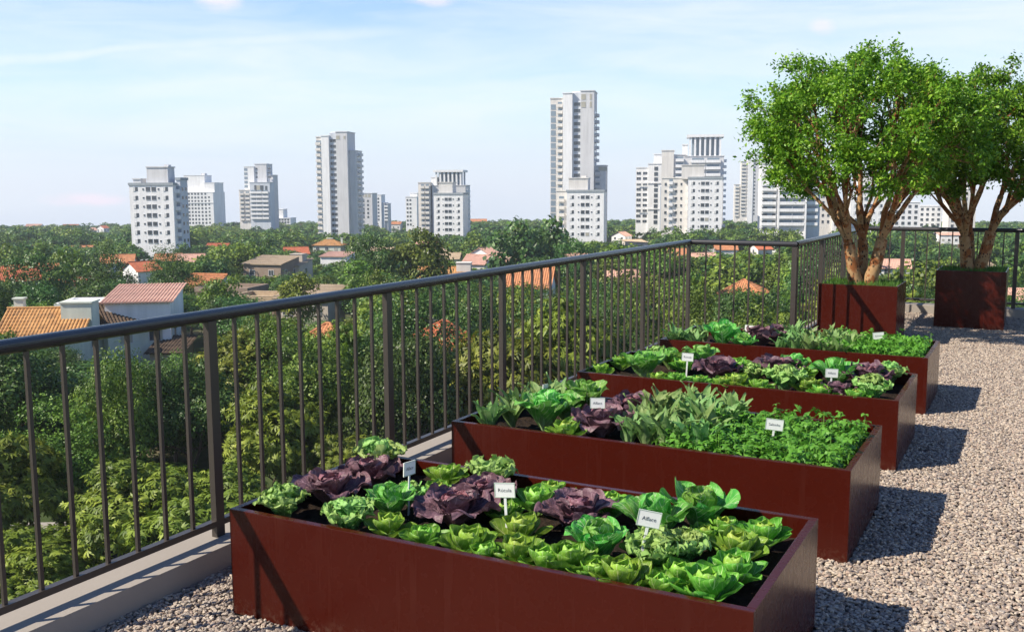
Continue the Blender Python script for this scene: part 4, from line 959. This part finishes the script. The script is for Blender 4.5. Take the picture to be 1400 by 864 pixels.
# 3 stepped balcony tower
t = Tower('stepped grey-white balcony tower left of the tall dark slab', 354, 690, -8)
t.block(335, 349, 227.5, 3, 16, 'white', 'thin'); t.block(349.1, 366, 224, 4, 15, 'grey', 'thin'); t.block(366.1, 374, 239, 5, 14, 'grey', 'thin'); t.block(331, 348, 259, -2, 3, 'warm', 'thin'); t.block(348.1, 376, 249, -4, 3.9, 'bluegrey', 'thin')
for uu in (353, 361, 370): t.balc(t.X(uu), -4.05, 263, 300, 5.7, 4.3, 1.1)
for uu in (335, 343): t.balc(t.X(uu), -2.05, 265, 300, 5.7, 3, 1.0, mat='warm')
t.row([(356, 1.6, 5, 'glass'), (360, 2.5, 4.5, 'curtain'), (365, 2.2, 4.5, 'glass'), (371, 1.6, 4, 'glass')], -4.05, 257, 257, 9); t.row([(337.5, 2.4, 1.8, 'bluegl')], 2.93, 231, 256, 5.7)
t.row([(352, 1.3, 1.2, 'glass'), (370, 2.2, 1.2, 'glass')], 3.95, 230, 246, 5.7)
# 4 tall slab
t = Tower('tall pale slab tower with a dark window strip and balconies down its shaded edge', 462, 520, -8)
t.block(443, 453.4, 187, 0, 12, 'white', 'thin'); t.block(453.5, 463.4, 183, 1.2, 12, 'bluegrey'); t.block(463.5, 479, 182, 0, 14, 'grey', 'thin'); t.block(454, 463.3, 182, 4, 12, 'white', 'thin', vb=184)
x0 = t.X(443); t.block(433.5, 442.9, 188, 3, 13, 'warm', 'thin')
x1, x2, _ = t.block(479.1, 489, 207, 3, 13, 'grey', 'thin')
t.balc(x2, 7.5, 213, 325, 7.6, 6, 1.5, 'x', mat='grey'); t.row([(456, 1.2, 1.5, 'glass'), (460.5, 1.9, 1.5, 'glass')], 1.13, 193, 322, 7.6)
t.row([(437.8, 2.6, 2.1, 'bluegl')], 2.95, 195, 322, 7.6); t.row([(466.5, 1.9, 1.8, 'curtain'), (475.5, .9, 1.6, 'curtain')], -.05, 189, 193, 9)
t.balc(t.X(436), 2.95, 198, 322, 7.6, 2.4, .8, mat='warm')
# 4b grey blocks behind
t = Tower('low grey block standing close behind the tall slab tower', 500, 760, -8)
t.block(491, 511, 264, 0, 14, 'grey', 'thin'); t.row([(u, 1.9, 2.2, 'curtain') for u in (493.5, 498, 502.5, 507)], -.05, 267, 267, 9); t.row([(498, 2.4, 2, 'glass'), (505, 1.4, 1.6, 'glass')], -.05, 274, 300, 5.4)
t = Tower('small stepped white block right of the low grey block', 522, 820, -8)
t.block(512, 523, 266, 0, 12, 'white', 'thin'); t.block(523.1, 527, 277, 1, 12, 'bluegrey', 'thin'); t.block(527.1, 531, 278, 2, 12, 'grey', 'thin'); t.balc(t.X(529), 1.95, 282, 302, 4.6, 3, 1, mat='white'); t.row([(515, 1.3, 1.5, 'bluegl'), (519, 1.3, 1.5, 'glass')], -.05, 271, 302, 4.7)
# 3b low white block
t = Tower('low white office block right of the stepped balcony tower', 389, 850, -8)
t.block(377, 399, 297, 0, 14, 'white', 'thin'); t.block(377.5, 388, 285, 2, 12, 'white', 'thin', vb=297); t.row([(u, 1.8, 1.4, 'glass') for u in (380, 384, 388, 392, 396)], -.05, 299, 305, 3.4)
# 5 group
t = Tower('slim white block, the lowest of the cluster before the pergola tower', 564, 680, -8)
t.block(556, 571.5, 269, 0, 12, 'white', 'thin'); t.block(561, 571, 264, 3, 10, 'white', 'thin', vb=269); t.row([(558.5, 1.2, 1.2, 'glass'), (562.5, 1.2, 1.2, 'glass')], -.05, 273, 310, 5.5)
t = Tower('pergola-crowned cream tower right of the slim white block', 606, 560, -8)
t.block(571.8, 588, 250, 2, 14, 'warm', 'thin'); t.block(590, 636, 254, 4, 18, 'grey', 'thin'); t.crown(593, 632, 235.5, 254, 4, 17, 7); t.block(588.2, 596, 243, 5, 14, 'white', 'thin', vb=254)
for uu in (578, 584.5): t.balc(t.X(uu), 1.95, 257, 318, 6.9, 2.3, .9, mat='cream')
t.balc(t.X(636), 9, 263, 318, 6.9, 6, 1.3, 'x')
t = Tower('white paired-window block in front of the pergola-crowned cream tower', 609, 480, -8)
slab_block(t, 594, 634, 266, 326, 14, 8.2, 272); t.block(600, 619, 250, 2, 11, 'warm', 'thin', vb=266); t.side(t.X(594)-.05, [2.5, 7, 11.5], 272, 326, 8.2)
# 6 tallest
t = Tower('tallest white and grey tower with balconies stepping down its right edge', 784, 450, -10)
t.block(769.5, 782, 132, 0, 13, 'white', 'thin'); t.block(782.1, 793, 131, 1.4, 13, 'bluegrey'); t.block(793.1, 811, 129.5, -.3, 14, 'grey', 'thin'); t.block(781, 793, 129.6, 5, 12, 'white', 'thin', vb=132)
x0, x1, _ = t.block(752, 769.4, 138, 2, 13, 'warm', 'thin')
t.balc(t.X(765), 1.95, 149, 320, 8.6, 2.4, 1.0, mat='cream'); t.row([(756, 2.2, 2.2, 'bluegl')], 1.95, 149, 320, 8.6)
x1 = t.X(811); t.balc(x1, 6, 162, 224, 8.6, 5.5, 1.7, 'x', mat='grey'); t.row([(785.5, 1.1, 1.5, 'glass'), (789.5, 1.8, 1.5, 'glass')], 1.33, 146, 255, 8.6)
t.row([(797, 2.0, 2.4, 'curtain'), (806.5, .9, 2.4, 'curtain')], -.35, 137, 148, 10)
t.block(811.2, 826, 228, 4, 14, 'grey', 'thin'); t.row([(822, 4, 1.8, 'curtain')], 3.93, 232, 232, 9); t.balc(t.X(815), 3.95, 240, 262, 8.6, 2.4, .8, mat='grey')
t = Tower('white paired-window block at the foot of the tallest tower', 798, 415, -10)
slab_block(t, 775, 825, 263, 322, 14, 10, 270); t.block(777, 803, 245, 2, 11, 'warm', 'thin', vb=263); t.block(793, 800, 241, 4, 7, 'warm', None, vb=246)
t.block(759, 774.8, 262, 5, 13, 'cream', 'thin'); t.side(t.X(759)-.05, [6.5, 9, 11.5], 272, 322, 10); t.side(t.X(775)-.05, [1.2, 3.4], 272, 322, 10, .8); t.balc(t.X(766), 4.95, 276, 320, 10, 2.6, .9, mat='cream')
# 7 group
t = Tower('white tower with small square windows left of the big pergola tower', 887, 520, -10)
t.block(869, 885, 231, 1, 14, 'white', 'thin'); t.block(885.1, 905, 226, 0, 14, 'white', 'thin'); t.block(892, 905, 213, 4, 12, 'white', 'thin', vb=226); t.block(901, 906, 256, -.6, 4, 'bluegrey')
t.row([(871, 1, 1.3, 'glass'), (874, 1, 1.3, 'glass'), (879.5, 1, 1.3, 'glass'), (882.5, 1, 1.3, 'glass')], .93, 238, 308, 7.2); t.row([(895.5, 1.9, 1.9, 'glass')], -.07, 232, 310, 7.2)
mbx = MB(); mbx.box(t.X(868.5), t.X(905.5), -.4, -.14, t.Z(252), t.Z(250.6)); mbx.box(t.X(868.5), t.X(905.5), -.4, -.14, t.Z(287), t.Z(285.8)); mbx.build('ledge', M['white'], t.R)
t = Tower('big white pergola-crowned tower in the middle of the twin block group', 945, 480, -10)
t.block(904, 920, 208, 2, 15, 'cream', 'thin'); t.block(920.1, 935, 214, 3, 15, 'grey', 'thin'); t.block(935.1, 986, 216, 3, 20, 'grey', 'thin'); t.crown(938, 984, 190, 216, 3, 19, 7); t.block(931, 938, 200, 6, 15, 'white', 'thin', vb=214); t.block(979, 981, 186, 8, 10, 'white', None, vb=190)
t.balc(t.X(928), 2.95, 222, 300, 8, 4, 1.2); t.balc(t.X(986), 9, 223, 312, 8, 7, 1.4, 'x'); t.balc(t.X(952), 2.95, 224, 250, 9, 7, 1.3); t.balc(t.X(972), 2.95, 224, 250, 9, 7, 1.3)
t = Tower('white paired-window block standing in front of the big pergola tower', 958, 430, -10)
slab_block(t, 940, 985, 246, 312, 14, 9.7, 252); t.block(931, 961, 228, 2, 11, 'warm', 'thin', vb=246)
t.block(905, 939.8, 245, 4, 14, 'cream', 'thin'); t.balc(t.X(917), 3.95, 253, 312, 9.7, 1.8, .8, mat='white'); t.row([(910, .9, 1.2, 'glass'), (924, .9, 1.2, 'glass'), (931, .7, 1.1, 'glass')], 3.93, 253, 312, 9.7); t.side(t.X(940)-.05, [1.6, 3.2], 252, 312, 9.7, .8)
# 8 slender
t = Tower('slender distant tower left of the potted tree crown', 1020, 820, -10)
t.block(1011, 1020, 223, 1.5, 14, 'cream', 'thin'); t.block(1020.1, 1027, 222, 0, 14, 'white', 'thin'); t.block(1027.1, 1037, 220.5, .4, 15, 'grey', 'thin'); t.balc(t.X(1015), 1.45, 227, 298, 4.8, 4, 1, mat='cream'); t.block(1003, 1010.9, 254, 3, 14, 'cream', 'thin'); t.balc(t.X(1007), 2.95, 258, 298, 4.8, 3.4, 1, mat='cream'); t.row([(1029, 1.2, 1.4, 'glass')], .35, 226, 298, 4.8)
# 9 wide balcony block
t = Tower('wide white balcony block partly hidden by the potted tree crown', 1079, 430, -10)
t.block(1040, 1062, 226, 1, 16, 'white', 'thin'); t.block(1062.1, 1099, 246, 0, 16, 'grey', 'thin'); t.block(1099.1, 1118, 254, 2, 16, 'bluegrey', 'thin')
for a, b, n in ((1051, 6, .95), (1073, 6.2, -.05), (1089, 5.2, -.05), (1107, 5.2, 1.95)): t.balc(t.X(a), n, 262, 318, 9.4, b, 1.2)
for a in (1063.5, 1098.5): mbx = MB(); mbx.box(t.X(a)-.35, t.X(a)+.35, -1.3, -.1, -.5, t.Z(250)); mbx.build('pier', M['white'], t.R)
t.row([(1044, 1.1, 1.4, 'glass'), (1047.5, 1.1, 1.4, 'glass'), (1058, 1.4, 1.4, 'glass')], .9, 258, 318, 9.4)
# 10-14 behind the potted trees
t = Tower('cream block seen between the wide balcony block and the potted trunk', 1134, 470, -10)
t.block(1120, 1136, 264, 0, 14, 'cream', 'thin'); t.block(1136.1, 1150, 276, -1, 10, 'white', 'thin'); t.row([(1124, 1, 1.3, 'glass'), (1131, 1, 1.3, 'glass')], -.05, 270, 312, 8.6); t.row([(1140, 1, 1.3, 'glass'), (1146, 1, 1.3, 'glass')], -1.05, 282, 312, 8.6)
t = Tower('white block with window pairs directly behind the potted trunk', 1185, 440, -10)
slab_block(t, 1162, 1208, 258, 316, 14, 9.5, 264); t.block(1172, 1195, 243, 2, 11, 'warm', 'thin', vb=258)
t = Tower('low white block right of the sunlit potted tree', 1236, 520, -10)
t.block(1212, 1254, 279, 0, 14, 'white', 'thin'); t.row([(u, 1.5, 1.5, 'glass') for u in (1217, 1225, 1233, 1241, 1249)], -.05, 284, 312, 7.6)
t = Tower('white block with paired windows between the two potted trees', 1268, 560, -10)
t.block(1255, 1284, 284, 0, 12, 'white', 'thin'); t.row([(u, 1.4, 1.4, 'glass') for u in (1259, 1266, 1273, 1280)], -.05, 288, 312, 7)
t = Tower('cream block behind the stems of the shaded potted tree', 1312, 540, -10)
t.block(1296, 1330, 262, 0, 13, 'cream', 'thin'); t.block(1303, 1320, 250, 2, 10, 'warm', 'thin', vb=262); t.row([(u, 1.4, 1.5, 'glass') for u in (1301, 1309, 1317, 1325)], -.05, 267, 312, 7.3)

for tw in TOWERS:
    vb = {213: 336, 462: 322, 609: 325, 606: 318, 784: 318, 798: 319, 887: 309, 945: 309, 958: 311, 1079: 314, 354: 301, 273: 303}.get(tw.u, 300)
    x0, x1 = min(e[0] for e in tw.ext), max(e[1] for e in tw.ext); y0, y1 = min(e[2] for e in tw.ext), max(e[3] for e in tw.ext)
    HOUSES.append(dict(x=tw.x, y=tw.y, a=max(abs(x0), abs(x1)), b=max(abs(y0), abs(y1)), rz=tw.R.rotation_euler.z, d=tw.d, u0=tw.u+x0*FPX/tw.d+2, u1=tw.u+x1*FPX/tw.d-2, keep=vb, lab=''))

# ------------------------------------------------------------------ trees of the town
def leaf_quads(C, nrm, s, g, asp=.5, droop=.3):
    n = len(C); ax = g.normal(0, 1, (n, 3)); ax -= nrm*(ax*nrm).sum(1)[:, None]*.8; ax[:, 2] -= droop; ax /= np.linalg.norm(ax, axis=1)[:, None]
    ay = np.cross(nrm, ax); ay /= np.linalg.norm(ay, axis=1)[:, None]+1e-9; nz = np.cross(ax, ay); s = s[:, None]
    return np.stack([C, C+ax*s*.45+ay*s*asp+nz*s*.12, C+ax*s, C+ax*s*.45-ay*s*asp+nz*s*.12], 1).reshape(-1, 3)
def crown(seed, n, size, kind, R=1.0, lumps=34, tall=1.0):
    """leaves spread over many uneven lobes; unit crown: radius about 1, base at z=0, top about 1.9*tall"""
    g = np.random.default_rng(seed); L = []
    while len(L) < lumps:
        p = g.normal(0, 1, 3); p /= np.linalg.norm(p)
        if p[2] < -.75: continue
        rr = g.uniform(.45, .86) if g.random() < .85 else g.uniform(.0, .5)
        L.append((p[0]*rr, p[1]*rr, 1.0+p[2]*rr*1.0, g.uniform(.20, .40)))
    L = np.array(L); wt = L[:, 3]**2; wt /= wt.sum()
    i = g.choice(len(L), n, p=wt); q = g.normal(0, 1, (n, 3)); q /= np.linalg.norm(q, axis=1)[:, None]
    q[:, 2] = np.where(q[:, 2] < -.35, -q[:, 2]*g.random(n), q[:, 2]); q /= np.linalg.norm(q, axis=1)[:, None]
    rad = L[i, 3]*(1-.55*g.random(n)**2.2)*(1+.22*np.sin(q[:, 0]*9+i)*np.sin(q[:, 1]*8+i*2))
    C = L[i, :3]+q*rad[:, None]*np.array([1.05, 1.05, .85]); C[:, 2] *= tall
    out = C-np.array([0, 0, .9*tall]); out /= np.linalg.norm(out, axis=1)[:, None]+1e-9
    nrm = q*.6+out*.3+g.normal(0, .5, (n, 3))+np.array([0, 0, .45]); nrm /= np.linalg.norm(nrm, axis=1)[:, None]
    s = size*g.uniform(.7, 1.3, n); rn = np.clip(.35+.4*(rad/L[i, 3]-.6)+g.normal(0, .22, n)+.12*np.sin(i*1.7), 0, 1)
    if kind == 'palm5':      # hand-shaped sprays of five leaflets
        V = []; 
        ax = g.normal(0, 1, (n, 3)); ax -= nrm*(ax*nrm).sum(1)[:, None]; ax += out*.5; ax[:, 2] -= .35; ax /= np.linalg.norm(ax, axis=1)[:, None]; ay = np.cross(nrm, ax); ay /= np.linalg.norm(ay, axis=1)[:, None]; nz = np.cross(ax, ay)
        for a in (-1.25, -.6, 0, .6, 1.25):
            dx = ax*math.cos(a)+ay*math.sin(a)-nz*.25*abs(a); dy = -ax*math.sin(a)+ay*math.cos(a); l = (s*(1 if abs(a) < .1 else .88))[:, None]
            V.append(np.stack([C, C+dx*l*.5+dy*l*.15, C+dx*l-nz*l*.22, C+dx*l*.5-dy*l*.15], 1))
        V = np.stack(V, 1).reshape(-1, 3); rn = np.repeat(rn, 5)
    elif kind == 'tuft':     # three small leaves together
        V = np.concatenate([leaf_quads(C+g.normal(0, size*.35, (n, 3)), nrm, s*.62, g, .32) for _ in range(3)]); rn = np.tile(rn, 3)
    else: V = leaf_quads(C, nrm, s, g, .5)
    return V*R, np.arange(len(V)).reshape(-1, 4), rn
def trunk_mesh(seed, tall):
    g = np.random.default_rng(seed+900); mb = MB()
    T = []
    for _ in range(14):
        a = g.uniform(0, 6.28); r = g.uniform(.2, .7); T.append(np.array([math.cos(a)*r, math.sin(a)*r, g.uniform(.5, 1.45)*tall]))
    mb.tube([(0, 0, -1.5), (.01, .01, -.6), (.0, .02, .0)], [.085, .06, .05], 7)
    rec, tw = grow(None, None, None, .010, mb, g, 5); rec(np.array([0, .02, 0.]), np.array(T), .05, 1, np.array([0, 0, 1.])); return mb.mesh('trunk', M['bark'], True)
FOL = {'dark': ('leaf_dark', 'tuft', 'tuft'), 'mid': ('leaf_mid', 'tuft', 'single'), 'yellow': ('leaf_yellow', 'palm5', 'single')}
CR = {}; TRK = {}
for ki, k in enumerate(FOL):
    for v in range(3):
        sd = ki*10+v+3; tall = [1.0, 1.15, .92][v]
        TRK[k, v] = trunk_mesh(sd, tall)
        for lod, (n, sz) in enumerate([((4200, .115) if k == 'yellow' else (7500, .075)), ((4200, .085) if FOL[k][2] == 'single' else (2100, .10)), (2600, .10)]):
            V, F, rn = crown(sd, n, sz, FOL[k][1] if lod == 0 else ('single' if lod == 2 else FOL[k][2]), 1., 40 if lod == 0 else 34, tall)
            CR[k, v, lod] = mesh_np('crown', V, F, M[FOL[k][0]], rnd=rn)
TREES = []
def hides(u, vt, ru, d, hs):
    """True when a tree of this picture width and top line would stand in front of something the photo shows"""
    for h in hs:
        if h['d'] <= d+2: continue
        if u+ru*.92 > h['u0'] and u-ru*.92 < h['u1'] and vt < h['keep']-2: return h
    return None
def tree(x, y, kind, v, R, Ht, rz):
    TREES.append((x, y, kind, v, R, Ht, rz))
def clear_of_houses(x, y, R):
    for h in HOUSES:
        c, s = math.cos(-h['rz']), math.sin(-h['rz']); dx, dy = x-h['x'], y-h['y']; lx, ly = dx*c-dy*s, dx*s+dy*c
        if abs(lx) < h['a']+R*.62 and abs(ly) < h['b']+R*.62: return False
    return True
g = random.Random(5)
def try_tree(u, d, kind=None, R=None, Ht=None, minH=3.2, force=False):
    x, y = site(u, d)
    R = R or g.uniform(3.0, 4.6); Ht = Ht or g.uniform(8.0, 11.5)*(R/3.8)**.5
    if not clear_of_houses(x, y, R): 
        R *= .6; Ht *= .7
        if not clear_of_houses(x, y, R): return False
    for X, Y, *_q in TREES:
        if (X-x)**2+(Y-y)**2 < ((R+_q[2])*.58)**2: return False
    uu = uvd(x, y, gz(x, y))[0]
    for _ in range(8):
        vt = uvd(x, y, gz(x, y)+Ht)[1]; h = hides(uu, vt, R*FPX/d, d, HOUSES)
        if h is None or force: h = None; break
        zt = CAM[2]-(h['keep']-HORIZ+1)*d/FPX; nh = min(Ht*.97, zt-gz(x, y)); R = max(1.3, min(R, nh*.62)) if nh < Ht*.75 else R; Ht = nh
        if Ht < minH: return False
    if h is not None: return False
    kind = kind or g.choice(['dark', 'dark', 'mid', 'mid', 'yellow'])
    tree(x, y, kind, g.randrange(3), R, Ht, g.uniform(0, 6.28)); return True
for (u, d, k, R, Ht) in [(45, 128, 'dark', 4.6, 11), (142, 130, 'dark', 3.9, 11.4), (505, 150, 'dark', 4.3, 12.2), (575, 152, 'mid', 4.8, 12.8), (700, 195, 'dark', 5.4, 13.5), (748, 200, 'mid', 5.2, 14), (340, 135, 'dark', 2.8, 9.2), (300, 118, 'mid', 3.2, 8.6), (410, 122, 'yellow', 3.4, 8.4), (565, 69, 'dark', 4.6, 10.8), (900, 150, 'mid', 4.2, 10.5), (785, 165, 'dark', 4, 11), (840, 130, 'mid', 3.6, 9), (230, 150, 'dark', 3.6, 10.6), (95, 160, 'dark', 3.6, 10)]:
    try_tree(u, d, k, R, Ht, 2.0, True)
# trees one can pick out just below the terrace
for (u, d, k, R, Ht) in [(120, 66, 'dark', 5.4, 12.3), (-10, 58, 'dark', 4.8, 10.5), (250, 58, 'dark', 3.6, 9.6), (180, 46, 'yellow', 3.4, 5.6), (90, 44, 'yellow', 2.6, 3.6), (30, 43, 'yellow', 3.0, 3.4), (330, 56, 'yellow', 4.2, 11.4), (400, 60, 'mid', 4.0, 11), (255, 46, 'mid', 2.6, 6),
                         (565, 68, 'dark', 4.9, 10.6), (480, 72, 'dark', 3.8, 10), (430, 58, 'yellow', 3.3, 8.6), (560, 50, 'yellow', 3.4, 4.4), (640, 52, 'yellow', 2.2, 3.2), (500, 48, 'mid', 2.6, 4.6), (700, 62, 'yellow', 4.4, 11.2), (770, 66, 'yellow', 4.0, 10.5), (820, 70, 'dark', 4.0, 10), (880, 72, 'mid', 4, 10), (760, 54, 'yellow', 3.2, 5), (860, 56, 'yellow', 3, 5.5), (930, 62, 'dark', 3.4, 9),
                         (-40, 47, 'yellow', 3.4, 6.5), (60, 51, 'mid', 3.2, 7), (150, 52, 'dark', 3, 7.5), (300, 48, 'yellow', 2.6, 5), (380, 49, 'yellow', 2.8, 5.5), (440, 47, 'mid', 2.4, 4.2), (40, 92, 'dark', 5.2, 13), (140, 118, 'dark', 5.2, 13.2), (235, 92, 'yellow', 3.4, 11), (290, 104, 'dark', 4, 11), (345, 94, 'mid', 3.6, 9.5), (545, 118, 'dark', 6.4, 15), (500, 140, 'mid', 5, 13), (600, 150, 'dark', 5, 12), (720, 190, 'mid', 8, 16), (335, 170, 'dark', 4.6, 10), (430, 112, 'dark', 4.2, 11),
                         (960, 80, 'mid', 4, 10), (1040, 76, 'dark', 4, 11), (1100, 70, 'yellow', 3.6, 9), (1180, 84, 'mid', 4, 11), (1250, 66, 'yellow', 3.8, 10.6), (1290, 80, 'mid', 4, 11), (1350, 74, 'mid', 4, 10), (1420, 70, 'mid', 4, 10)]:
    try_tree(u, d, k, R, Ht, 2.0)
# the rest, scattered outwards: denser and smaller close by
d = 42.
while d < 250:
    step = 4.8 if d < 110 else 6.6
    du = (5.2 if d < 110 else 7.4)*FPX/d
    u = -260-g.random()*du
    while u < 1680:
        dd = d+g.uniform(-.45, .45)*step
        k = None
        uu = u+g.uniform(-.3, .3)*du
        if 230 < uu < 900 and dd < 75: k = g.choice(['yellow', 'yellow', 'mid', 'dark'])
        R = g.uniform(2.6, 4.2) if d < 110 else g.uniform(3.6, 5.4)
        if g.random() < .93: try_tree(uu, dd, k, R, None if d > 52 else g.uniform(4, 9))
        u += du
    d += step
TREES.sort(key=lambda t: math.hypot(t[0]-CAM[0], t[1]-CAM[1]))
SEEN = []; REST = []
for t in TREES:
    u, v, d = uvd(t[0], t[1], gz(t[0], t[1])+t[5]); ru = t[4]*FPX/d
    if u+ru < -160 or u-ru > 1560: (REST if d > 200 else []).append(t); continue
    (SEEN if len(SEEN) < 292 else REST).append((*t, u, d))
# labels: kind and shape, then the nearest landmark the eye can find
LM = [(h['u0']*.5+h['u1']*.5, h['d'], h['lab']) for h in HOUSES]
short = lambda s: ' '.join(s.split()[:6])
WORD = {('dark', 0): 'dense dark green tree', ('dark', 1): 'tall dark green tree', ('dark', 2): 'squat dark green tree', ('mid', 0): 'mid green bushy tree', ('mid', 1): 'upright mid green tree', ('mid', 2): 'spreading mid green tree', ('yellow', 0): 'yellow-green feathery tree', ('yellow', 1): 'tall yellow-green tree', ('yellow', 2): 'low yellow-green tree'}
LAND = [(66, 'ochre-tiled house'), (165, 'dark gable'), (213, 'paired-window tower'), (273, 'gridded tower'), (354, 'stepped tower'), (451, 'ochre hip roof'), (500, 'grey slab tower'), (609, 'first pergola tower'), (663, 'white gable'), (727, 'steep orange roof'), (790, 'tallest tower'), (868, 'beige shed roof'), (945, 'big pergola tower'), (1020, 'slender tower'), (1079, 'balcony block'), (1170, 'sunlit tree planter'), (1250, 'tree planter gap'), (1325, 'shaded tree planter'), (1390, 'rear railing end')]
BAND = [(56, 'right below the terrace'), (75, 'behind the balusters'), (105, 'in nearer treetops'), (150, 'among nearer houses'), (200, 'among farther houses'), (400, 'in far treetops')]
groups = {}
for t in SEEN:
    x, y, kind, v, R, Ht, rz, u, d = t
    lm = min(LAND, key=lambda q: abs(q[0]-u))[1]; bd = next(b for m, b in BAND if d < m)
    groups.setdefault((WORD[kind, v], bd, lm), []).append(t)
for (w, bd, lm), ts in groups.items():
    ts.sort(key=lambda t: t[7])
    for i, (x, y, kind, v, R, Ht, rz, u, d) in enumerate(ts):
        lab = f'{w} {bd} toward the {lm}' + (f', {ORD[min(i, 11)]} such' if len(ts) > 1 else '')
        tall = [1.0, 1.15, .92][v]; lod = 0 if d < 82 else 1 if d < 165 else 2
        z = gz(x, y); ch = min(Ht*.82, R*2.5); zc = z+Ht-ch
        o = empty('tree', (x, y, z-.1), rz, label=lab, cat='tree', group='trees among the houses')
        s = (R, R, ch/(1.72*tall))
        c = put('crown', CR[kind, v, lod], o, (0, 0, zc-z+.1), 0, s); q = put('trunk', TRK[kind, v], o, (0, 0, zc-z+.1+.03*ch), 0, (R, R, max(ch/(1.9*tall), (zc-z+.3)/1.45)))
# the far wood, one mass
def far_wood():
    gg = np.random.default_rng(77); V = []; Rn = []; MI = []
    protos = [crown(200+i, 1000, .15, 'single', 1., 24, 1.) for i in range(4)]; small = [crown(220+i, 420, .21, 'single', 1., 20, 1.) for i in range(4)]
    def add(x, y, R, Ht, pr):
        P, F, rn = pr[gg.integers(4)]; a = gg.uniform(0, 6.28); c, s = math.cos(a), math.sin(a); z = gz(x, y); ch = min(Ht*.9, R*2.2)
        Q = np.stack([(P[:, 0]*c-P[:, 1]*s)*R+x, (P[:, 0]*s+P[:, 1]*c)*R+y, P[:, 2]*ch/1.75+z+Ht-ch], -1); V.append(Q); Rn.append(rn); MI.append(np.full(len(rn), gg.choice(3, p=[.4, .38, .22])))
    for t in REST: add(t[0], t[1], t[4], t[5], protos)
    d = 250.
    while d < 1250:
        st = 8.5 if d < 450 else 11 if d < 800 else 15; du = st*1.05*FPX/d; u = -260-gg.random()*du
        while u < 1680:
            dd = d+gg.uniform(-.5, .5)*st; x, y = site(u+gg.uniform(-.4, .4)*du, dd); R = gg.uniform(4, 6.4)*(1 if d < 500 else 1.25); Ht = gg.uniform(7, 11.5)*(1 if d < 700 else 1.05)
            if d > 560: Ht *= .82
            uu = uvd(x, y, gz(x, y))[0]; vt = uvd(x, y, gz(x, y)+Ht)[1]
            if clear_of_houses(x, y, R) and gg.random() < .95:
                for _ in range(6):
                    if hides(uu, vt, R*FPX/dd, dd, HOUSES) is None: break
                    Ht *= .85; R *= .92; vt = uvd(x, y, gz(x, y)+Ht)[1]
                if Ht > 3.2: add(x, y, R, Ht, protos if d < 420 else small)
            u += du
        d += st
    V = np.concatenate(V); o = put('distant_wood', mesh_np('distant_wood', V, np.arange(len(V)).reshape(-1, 4), [M['leaf_dark'], M['leaf_mid'], M['leaf_yellow']], rnd=np.concatenate(Rn), midx=np.concatenate(MI))); tag(o, kind='stuff')
    print('far wood quads', len(V)//4, 'seen', len(SEEN), 'rest', len(REST), 'trees', len(TREES))
far_wood()

# ------------------------------------------------------------------ air
mb = MB(); mb.box(CAM[0]-1600, CAM[0]+1600, -1600, 1600, -72, 62)
def mat_haze():
    n = N('haze'); v = n.n('VolumePrincipled'); v.inputs['Color'].default_value = (.80, .88, 1, 1); v.inputs['Density'].default_value = .00022; v.inputs['Anisotropy'].default_value = .1
    n.t.links.new(v.outputs[0], n.out.inputs['Volume']); return n.m
tag(mb.build('haze', mat_haze()), kind='stuff')
